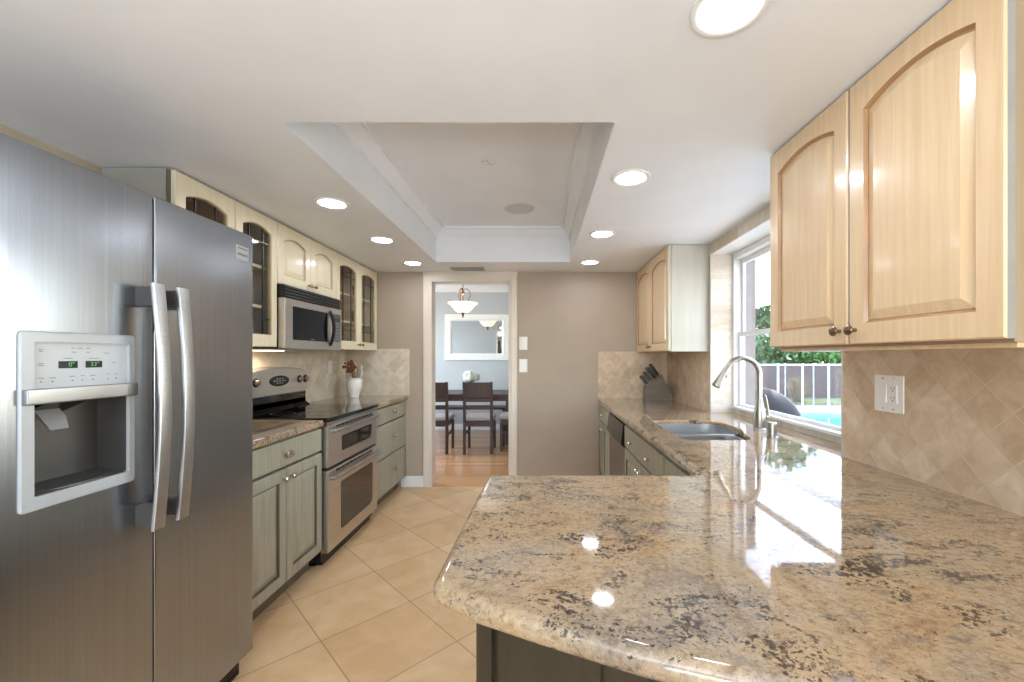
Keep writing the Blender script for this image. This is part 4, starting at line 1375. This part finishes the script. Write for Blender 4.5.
mb = MB(); mb.box(-.86, -.54, 4.005, 4.02, ZC - .007, ZC, .002); mb.box(-.86, -.54, 4.14, 4.155, ZC - .007, ZC, .002); mb.box(-.86, -.845, 4.02, 4.14, ZC - .007, ZC, .002); mb.box(-.555, -.54, 4.02, 4.14, ZC - .007, ZC, .002); mb.build('frame', M['vent'], vt)
mb = MB()
for i in range(8):
    yy = 4.026 + i * .0145
    mb.prism([(yy, ZC - .001), (yy + .002, ZC - .001), (yy + .009, ZC - .007), (yy + .007, ZC - .007)], -.845, -.555, 'x')
mb.build('louvres', M['vent'], vt)
mb = MB(); mb.box(-.845, -.555, 4.02, 4.14, ZC - .001, ZC - .0003); mb.build('duct', M['slot'], vt)

# ------------------------------------------------------------------ wall plates
def plate(F, u, v, w, h, label, name='light_switch', cat='switch', dev=('rocker',)):
    o = thing(name, label, cat, F @ Vector((u, v, 0)))
    mb = MB(F); mb.box(u - w / 2, u + w / 2, v - h / 2, v + h / 2, 0, .006, .0025); mb.build('plate', M['plate'], o)
    n = len(dev)
    for i, k in enumerate(dev):
        uc = u + (i - (n - 1) / 2) * .046
        if k == 'rocker':
            mb = MB(F)
            mb.loft([[(uc - .017, v - .033, .005), (uc + .017, v - .033, .005), (uc + .017, v + .033, .005), (uc - .017, v + .033, .005)], [(uc - .0165, v - .0325, .011), (uc + .0165, v - .0325, .011), (uc + .0165, v + .0325, .0072), (uc - .0165, v + .0325, .0072)]])
            mb.build('rocker', M['plate'], o)
        elif k == 'thermostat':
            mb = MB(F); mb.box(uc - .024, uc + .024, v - .045, v + .045, .006, .016, .003); b = mb.build('cover', M['plate'], o)
            mb = MB(F); mb.box(uc - .012, uc + .012, v - .028, v - .022, .016, .019, .001); mb.build('slider', M['plate'], b)
        else:
            mb = MB(F); mb.box(uc - .017, uc + .017, v - .033, v + .033, .005, .0085, .001); rc = mb.build('receptacle', M['plate'], o)
            mb = MB(F)
            for sg in (-1, 1):
                vv = v + sg * .017
                mb.box(uc - .0075, uc - .0055, vv, vv + .009, .008, .0088)
                mb.box(uc + .0055, uc + .0075, vv, vv + .008, .008, .0088)
                mb.lathe([(.0028, .008), (.0028, .0088)], (uc, vv - .006, 0), 8)
            mb.build('slots', M['slot'], rc)
    mb = MB(F)
    for i in range(n):
        uc = u + (i - (n - 1) / 2) * .046
        for sg in (-1, 1):
            mb.lathe([(.003, .0055), (.003, .0068), (.001, .007)], (uc, v + sg * h * .41, 0), 8)
    mb.build('screws', M['nickel'], o)
    return o
BW = frame((0, YB, 0), (1, 0, 0), (0, 0, 1), (0, -1, 0))
plate(BW, -.168, 1.448, .082, .132, 'upper of two white wall plates on the taupe wall by the doorway', 'wall_dimmer', 'switch', ('thermostat',))
plate(BW, -.168, 1.222, .082, .132, 'lower of two white wall plates on the taupe wall by the doorway')
plate(FR(XR - .0095), 1.538, 1.182, .128, .135, 'white double plate with rocker switch and outlet on the near tile', 'outlet_plate', 'outlet', ('outlet', 'rocker'))
plate(FL(XL + .0095), 3.93, 1.215, .075, .12, 'cream outlet plate on the left tile between range and vase', 'outlet_plate', 'outlet', ('outlet',))

# ------------------------------------------------------------------ dining room
PX, PY = -1.11, 6.05
p = thing('pendant_light', 'alabaster bowl pendant light hanging in the dining room', 'pendant light', (PX, PY, 1.87))
mb = MB(); mb.lathe([(.02, 1.945), (.09, 1.953), (.135, 2.0), (.175, 2.055), (.21, 2.07), (.212, 2.085), (.203, 2.085), (.168, 2.065), (.128, 2.01), (.08, 1.965), (.01, 1.96)], (PX, PY, 0), 32); mb.build('bowl_shade', M['alabaster'], p)
mb = MB(); mb.lathe([(.004, 1.872), (.012, 1.88), (.008, 1.895), (.020, 1.912), (.012, 1.925), (.03, 1.945), (.03, 1.955), (.006, 1.96), (.006, 2.20), (.020, 2.21), (.026, 2.23), (.012, 2.26), (.006, 2.30)], (PX, PY, 0), 16); mb.build('stem', M['oldbronze'], p)
for k in range(3):
    a = 2 * PI * k / 3 + .3
    ca, sa = math.cos(a), math.sin(a)
    mb = MB(); mb.tube([(PX + r_ * ca, PY + r_ * sa, z_) for r_, z_ in ((.015, 2.28), (.06, 2.29), (.10, 2.25), (.105, 2.19), (.08, 2.13), (.10, 2.08), (.19, 2.075))], .006, 8); mb.build('scroll_arm', M['oldbronze'], p)
mb = MB()
for i in range(8):
    z_ = 2.30 + i * .03
    lp = [(PX + (.010 * math.cos(t)) * (1 if i % 2 else 0), PY + (.010 * math.cos(t)) * (0 if i % 2 else 1), z_ + .017 + .02 * math.sin(t)) for t in [2 * PI * k / 10 for k in range(11)]]
    mb.tube(lp, .003, 6)
mb.build('chain', M['oldbronze'], p)
mb = MB(); mb.lathe([(.06, 2.56), (.058, 2.545), (.03, 2.53), (.008, 2.525)], (PX, PY, 0), 20); mb.build('canopy', M['oldbronze'], p)
lamp('pendant_glow', 'POINT', (PX, PY, 2.16), (0, 0, 0), 4, (1, .86, .68), .08)

mr = thing('wall_mirror', 'wide white-framed mirror on the blue-grey dining room wall', 'mirror', (-1.13, 7.49, 1.25))
BF_ = frame((0, 7.499, 0), (1, 0, 0), (0, 0, 1), (0, -1, 0))
mb = MB(BF_)
O = lambda d, w_: at(outline(-1.69 + d, -.555 - d, 1.245 + d, 2.065 - d, 0, 1), w_)
mb.loft([O(0, 0), O(0, .03), O(.008, .036), O(.07, .03), (O(.08, .034)), O(.105, .026), O(.12, .012), O(.12, 0)], False, False)
mb.build('mirror_frame', M['white'], mr, angle=20)
mb = MB(BF_); mb.loft([O(.115, .004), O(.115, .008)]); mb.build('mirror_glass', M['mirror'], mr)

tb = thing('dining_table', 'dark walnut dining table beyond the doorway', 'table', (-1.25, 6.56, 0))
mb = MB(); mb.box(-2.15, -.40, 6.16, 6.96, .725, .76, .004); mb.build('tabletop', M['darkwood'], tb)
mb = MB()
mb.box(-2.08, -.47, 6.20, 6.222, .655, .725); mb.box(-2.08, -.47, 6.898, 6.92, .655, .725); mb.box(-2.08, -2.058, 6.222, 6.898, .655, .725); mb.box(-.492, -.47, 6.222, 6.898, .655, .725)
mb.build('apron', M['darkwood'], tb)
for x in (-2.11, -.51):
    for y in (6.23, 6.82):
        mb = MB(); mb.box(x, x + .065, y, y + .065, 0, .725, .003); mb.build('leg', M['darkwood'], tb)
bn = thing('dining_bench', 'dark walnut bench behind the dining table', 'bench', (-1.25, 7.15, 0))
mb = MB(); mb.box(-2.0, -.52, 7.0, 7.32, .425, .465, .004); mb.build('seat', M['darkwood'], bn)
for x in (-1.95, -.63):
    for y in (7.02, 7.24):
        mb = MB(); mb.box(x, x + .06, y, y + .06, 0, .425, .003); mb.build('leg', M['darkwood'], bn)

def chair(x, y, label):
    o = thing('dining_chair', label, 'chair', (x, y, 0), 'dining chairs')
    wd = .20
    for sg in (-1, 1):
        a = x + sg * (wd - .018)
        mb = MB(); mb.loft([[(a - .018, y - .20 + d0 - .018, z), (a + .018, y - .20 + d0 - .018, z), (a + .018, y - .20 + d0 + .018, z), (a - .018, y - .20 + d0 + .018, z)] for z, d0 in ((0, -.01), (.45, 0), (.75, -.012), (.972, -.035))])
        mb.build('leg', M['darkwood'], o)
        mb = MB(); mb.box(a - .018, a + .018, y + .165, y + .20, 0, .40, .002); mb.build('leg', M['darkwood'], o)
    for z0, z1, dd in ((.76, .965, -.02), (.70, .74, -.010), (.60, .655, -.004)):
        mb = MB(); mb.box(x - wd + .03, x + wd - .03, y - .21 + dd, y - .192 + dd, z0, z1, .003); mb.build('back_slat', M['darkwood'], o)
    mb = MB()
    mb.box(x - wd + .02, x + wd - .02, y - .21, y - .19, .37, .435); mb.box(x - wd + .02, x + wd - .02, y + .17, y + .19, .37, .435)
    for sg in (-1, 1):
        a = x + sg * (wd - .018)
        mb.box(a - .01, a + .01, y - .19, y + .17, .37, .435)
        mb.box(a - .009, a + .009, y - .19, y + .17, .24, .275)
    mb.build('seat_frame', M['darkwood'], o)
    mb = MB(); mb.box(x - wd - .005, x + wd + .005, y - .18, y + .215, .435, .50, .025, 3); mb.build('seat_cushion', M['seat'], o)
    return o
ch = chair(-.835, 5.86, 'dark wooden dining chair wholly in view in the doorway, back to the kitchen')
dup(ch, (-1.435, 5.86, 0), 'dark wooden dining chair cut by the left side of the doorway')
dup(ch, (-.355, 6.0, 0), 'dark wooden dining chair half hidden by the right side of the doorway, turned sideways', PI / 2)
fv = thing('flower_vase', 'small white vase on the dining table', 'vase', (-1.07, 6.5, .76))
mb = MB(); mb.lathe([(.035, .76), (.045, .77), (.055, .82), (.045, .88), (.04, .90), (.036, .90), (.04, .87), (.02, .78)], (-1.07, 6.5, 0), 20); mb.build('body', M['ceramic'], fv)
fl = thing('hydrangeas', 'white hydrangea heads in the vase on the dining table', 'flowers', (-1.07, 6.5, .88))
for dx, dy, dz_, rr in ((-.03, 0, .125, .08), (.06, .02, .11, .065), (0, -.05, .10, .055)):
    mb = MB()
    for i in range(70):
        a, b = rnd.uniform(0, 2 * PI), math.acos(rnd.uniform(-.6, 1))
        c = (-1.07 + dx + rr * math.sin(b) * math.cos(a), 6.5 + dy + rr * math.sin(b) * math.sin(a), .88 + dz_ + rr * math.cos(b))
        mb.sphere(c, .017, 6, 4)
    mb.sphere((-1.07 + dx, 6.5 + dy, .88 + dz_), rr * .96, 10, 7)
    mb.build('flower_head', M['petal'], fl)
mb = MB()
for k in range(6):
    a = k * 1.05
    ca, sa = math.cos(a), math.sin(a)
    c = Vector((-1.07 + .03 * ca, 6.5 + .03 * sa, .905))
    mb.loft([[c + Vector((-.02 * sa, .02 * ca, 0)), c + Vector((.02 * sa, -.02 * ca, 0))], [c + Vector((.05 * ca - .03 * sa, .05 * sa + .03 * ca, .03)), c + Vector((.05 * ca + .03 * sa, .05 * sa - .03 * ca, .03))], [c + Vector((.11 * ca, .11 * sa, .02)), c + Vector((.11 * ca, .11 * sa, .021))]], False, False, closed=False)
mb.build('leaves', M['leaf'], fl)

# ------------------------------------------------------------------ outside the sink window
sbox('ground', M['grass'], (1.56, 22, -6, 22, -.30, -.20))
sbox('patio_ground', M['concrete'], (1.56, 12, -6, 5.2, -.20, -.02), (1.56, 3.9, 5.2, 10, -.20, -.02), (3.9, 14, 10.0, 11.6, -.20, -.02))
sbox('pool_water', M['water'], (3.9, 14, 5.2, 10.0, -.20, -.09))
sbox('lawn_ground', M['grass'], (3.9, 22, 11.6, 16, -.20, 0.0))
mb = MB(); mb.loft([[(1.54, -2, 2.50), (3.30, -2, 2.14)], [(1.54, 9, 2.50), (3.30, 9, 2.14)]], False, False, closed=False); pr = struct(mb.build('patio_roof', M['opal']))
sm = pr.modifiers.new('sheet', 'SOLIDIFY'); sm.thickness = .002
mb = MB(); mb.box(3.28, 3.34, -2, 9, 2.06, 2.20); struct(mb.build('trim_8', M['fencewhite']))
mb = MB(); mb.box(2.03, 2.13, 4.15, 4.25, -.02, 2.40, .004); struct(mb.build('patio_post_wall', M['postgrey']))
def fence(y, xs, w, label):
    o = thing('pool_fence', label, 'fence', (xs[0], y, -.02))
    for x in xs:
        mb = MB(); mb.box(x - w / 2, x + w / 2, y - .015, y + .015, -.02, 1.13, .003); mb.build('post', M['fencewhite'], o)
    for z0, z1 in ((1.085, 1.11),):
        mb = MB(); mb.box(xs[0], xs[-1], y - .008, y + .008, z0, z1); mb.build('rail', M['fencewhite'], o)
    mb = MB(); mb.box(xs[0], xs[-1], y - .001, y + .001, .0, 1.085); mb.build('mesh_panel', M['fencemesh'], o)
fence(10.45, [4.2, 4.85, 5.92, 6.53, 7.18, 7.85], .042, 'nearer white pool fence with broad posts and grey mesh')
fence(11.0, [4.4, 5.0, 5.72, 6.42, 7.16, 7.97, 8.7], .026, 'farther white pool fence with slim posts behind the first')
sbox('garden_wall', M['brownwall'], (3.5, 16, 13.4, 13.6, 0, 1.0))
def foliage(c, ext, n, leaf, mat, parent):
    mb = MB()
    for i in range(n):
        while True:
            p_ = Vector((rnd.uniform(-1, 1), rnd.uniform(-1, 1), rnd.uniform(-1, 1)))
            if .45 < p_.length < 1:
                break
        q = Vector((c[0] + p_.x * ext[0], c[1] + p_.y * ext[1], c[2] + p_.z * ext[2]))
        u = Vector((rnd.gauss(0, 1), rnd.gauss(0, 1), rnd.gauss(0, 1))).normalized()
        w_ = u.cross(Vector((rnd.gauss(0, 1), rnd.gauss(0, 1), rnd.gauss(0, 1)))).normalized()
        l_ = leaf * rnd.uniform(.7, 1.3)
        mb.f([mb.v(q - u * l_), mb.v(q + w_ * l_ * .5), mb.v(q + u * l_), mb.v(q - w_ * l_ * .5)])
    return mb.build('foliage', mat, parent, recalc=False)
def shrub(x, y, z0, ext, n, leaf, mat, name, label, cat, trunk=.08):
    o = thing(name, label, cat, (x, y, z0), 'greenery beyond the pool')
    mb = MB(); h = ext[2]
    mb.tube([(x, y, z0), (x + .05, y, z0 + h * .7), (x - .05, y, z0 + h * 1.3)], [trunk, trunk * .8, trunk * .5], 8); mb.build('trunk', M['bark'], o)
    foliage((x, y, z0 + ext[2] + .1), ext, n, leaf, M[mat], o)
shrub(6.2, 14.6, 0, (.8, .8, 1.05), 2600, .10, 'hedge', 'shrub', 'bright green shrub at the left of the garden wall', 'shrub')
shrub(7.95, 14.7, 0, (.85, .8, 1.05), 2600, .10, 'tree', 'shrub', 'dark green shrub in the middle of the garden wall', 'shrub')
shrub(9.75, 14.6, 0, (.85, .8, 1.1), 2600, .10, 'hedge', 'shrub', 'mid green shrub at the right of the garden wall', 'shrub')
shrub(11.7, 14.8, 0, (.95, .8, 1.2), 2000, .10, 'tree', 'shrub', 'dark shrub at the far right end of the garden wall', 'shrub')
shrub(6.6, 17.0, 0, (1.55, 1.6, 2.3), 3600, .15, 'tree', 'tree', 'tall leafy tree behind the bright shrub', 'tree', .14)
shrub(10.0, 17.3, 0, (1.65, 1.6, 2.6), 3600, .15, 'tree', 'tree', 'tall leafy tree behind the middle shrubs', 'tree', .14)
shrub(13.8, 17.5, 0, (1.9, 1.6, 2.6), 3000, .16, 'tree', 'tree', 'tall leafy tree at the far right of the garden', 'tree', .14)
gt = thing('ornamental_grass', 'tuft of straw-coloured ornamental grass behind the pool fence', 'grass tuft', (7.5, 12.2, 0))
mb = MB()
for i in range(260):
    a, l_ = rnd.uniform(0, 2 * PI), rnd.uniform(.3, .75)
    sp_ = rnd.uniform(.05, .45)
    x, y = 7.5 + rnd.uniform(-.1, .1), 12.2 + rnd.uniform(-.1, .1)
    ca, sa = math.cos(a), math.sin(a)
    w_ = .012
    mb.loft([[(x - w_ * sa, y + w_ * ca, 0), (x + w_ * sa, y - w_ * ca, 0)], [(x + sp_ * .5 * ca - w_ * sa, y + sp_ * .5 * sa + w_ * ca, l_ * .8), (x + sp_ * .5 * ca + w_ * sa, y + sp_ * .5 * sa - w_ * ca, l_ * .8)], [(x + sp_ * ca, y + sp_ * sa, l_), (x + sp_ * ca + .004, y + sp_ * sa, l_)]], False, False, closed=False)
mb.build('blades', M['straw'], gt)
gr = thing('covered_grill', 'barbecue grill under a black vinyl cover outside the window', 'grill', (2.58, 5.0, -.02))
mb = MB()
loops = []
for z_, sx_, sy_ in ((.02, .50, .33), (.30, .49, .32), (.55, .47, .31), (.66, .44, .30), (.76, .38, .27), (.85, .29, .22), (.92, .18, .15), (.955, .06, .05)):
    loops.append([(2.58 + sx_ * math.copysign(abs(math.cos(t)) ** .7, math.cos(t)) * (1 + .015 * math.sin(7 * t)), 5.0 + sy_ * math.copysign(abs(math.sin(t)) ** .6, math.sin(t)) * (1 + .015 * math.cos(9 * t)), z_) for t in [2 * PI * k / 40 for k in range(40)]])
mb.loft(loops)
mb.build('cover', M['cover'], gr, angle=60)
for x in (2.25, 2.91):
    for y in (4.8, 5.2):
        mb = MB(); mb.tube([(x, y, -.02), (x, y, .03)], .02, 8); mb.build('foot', M['black'], gr)
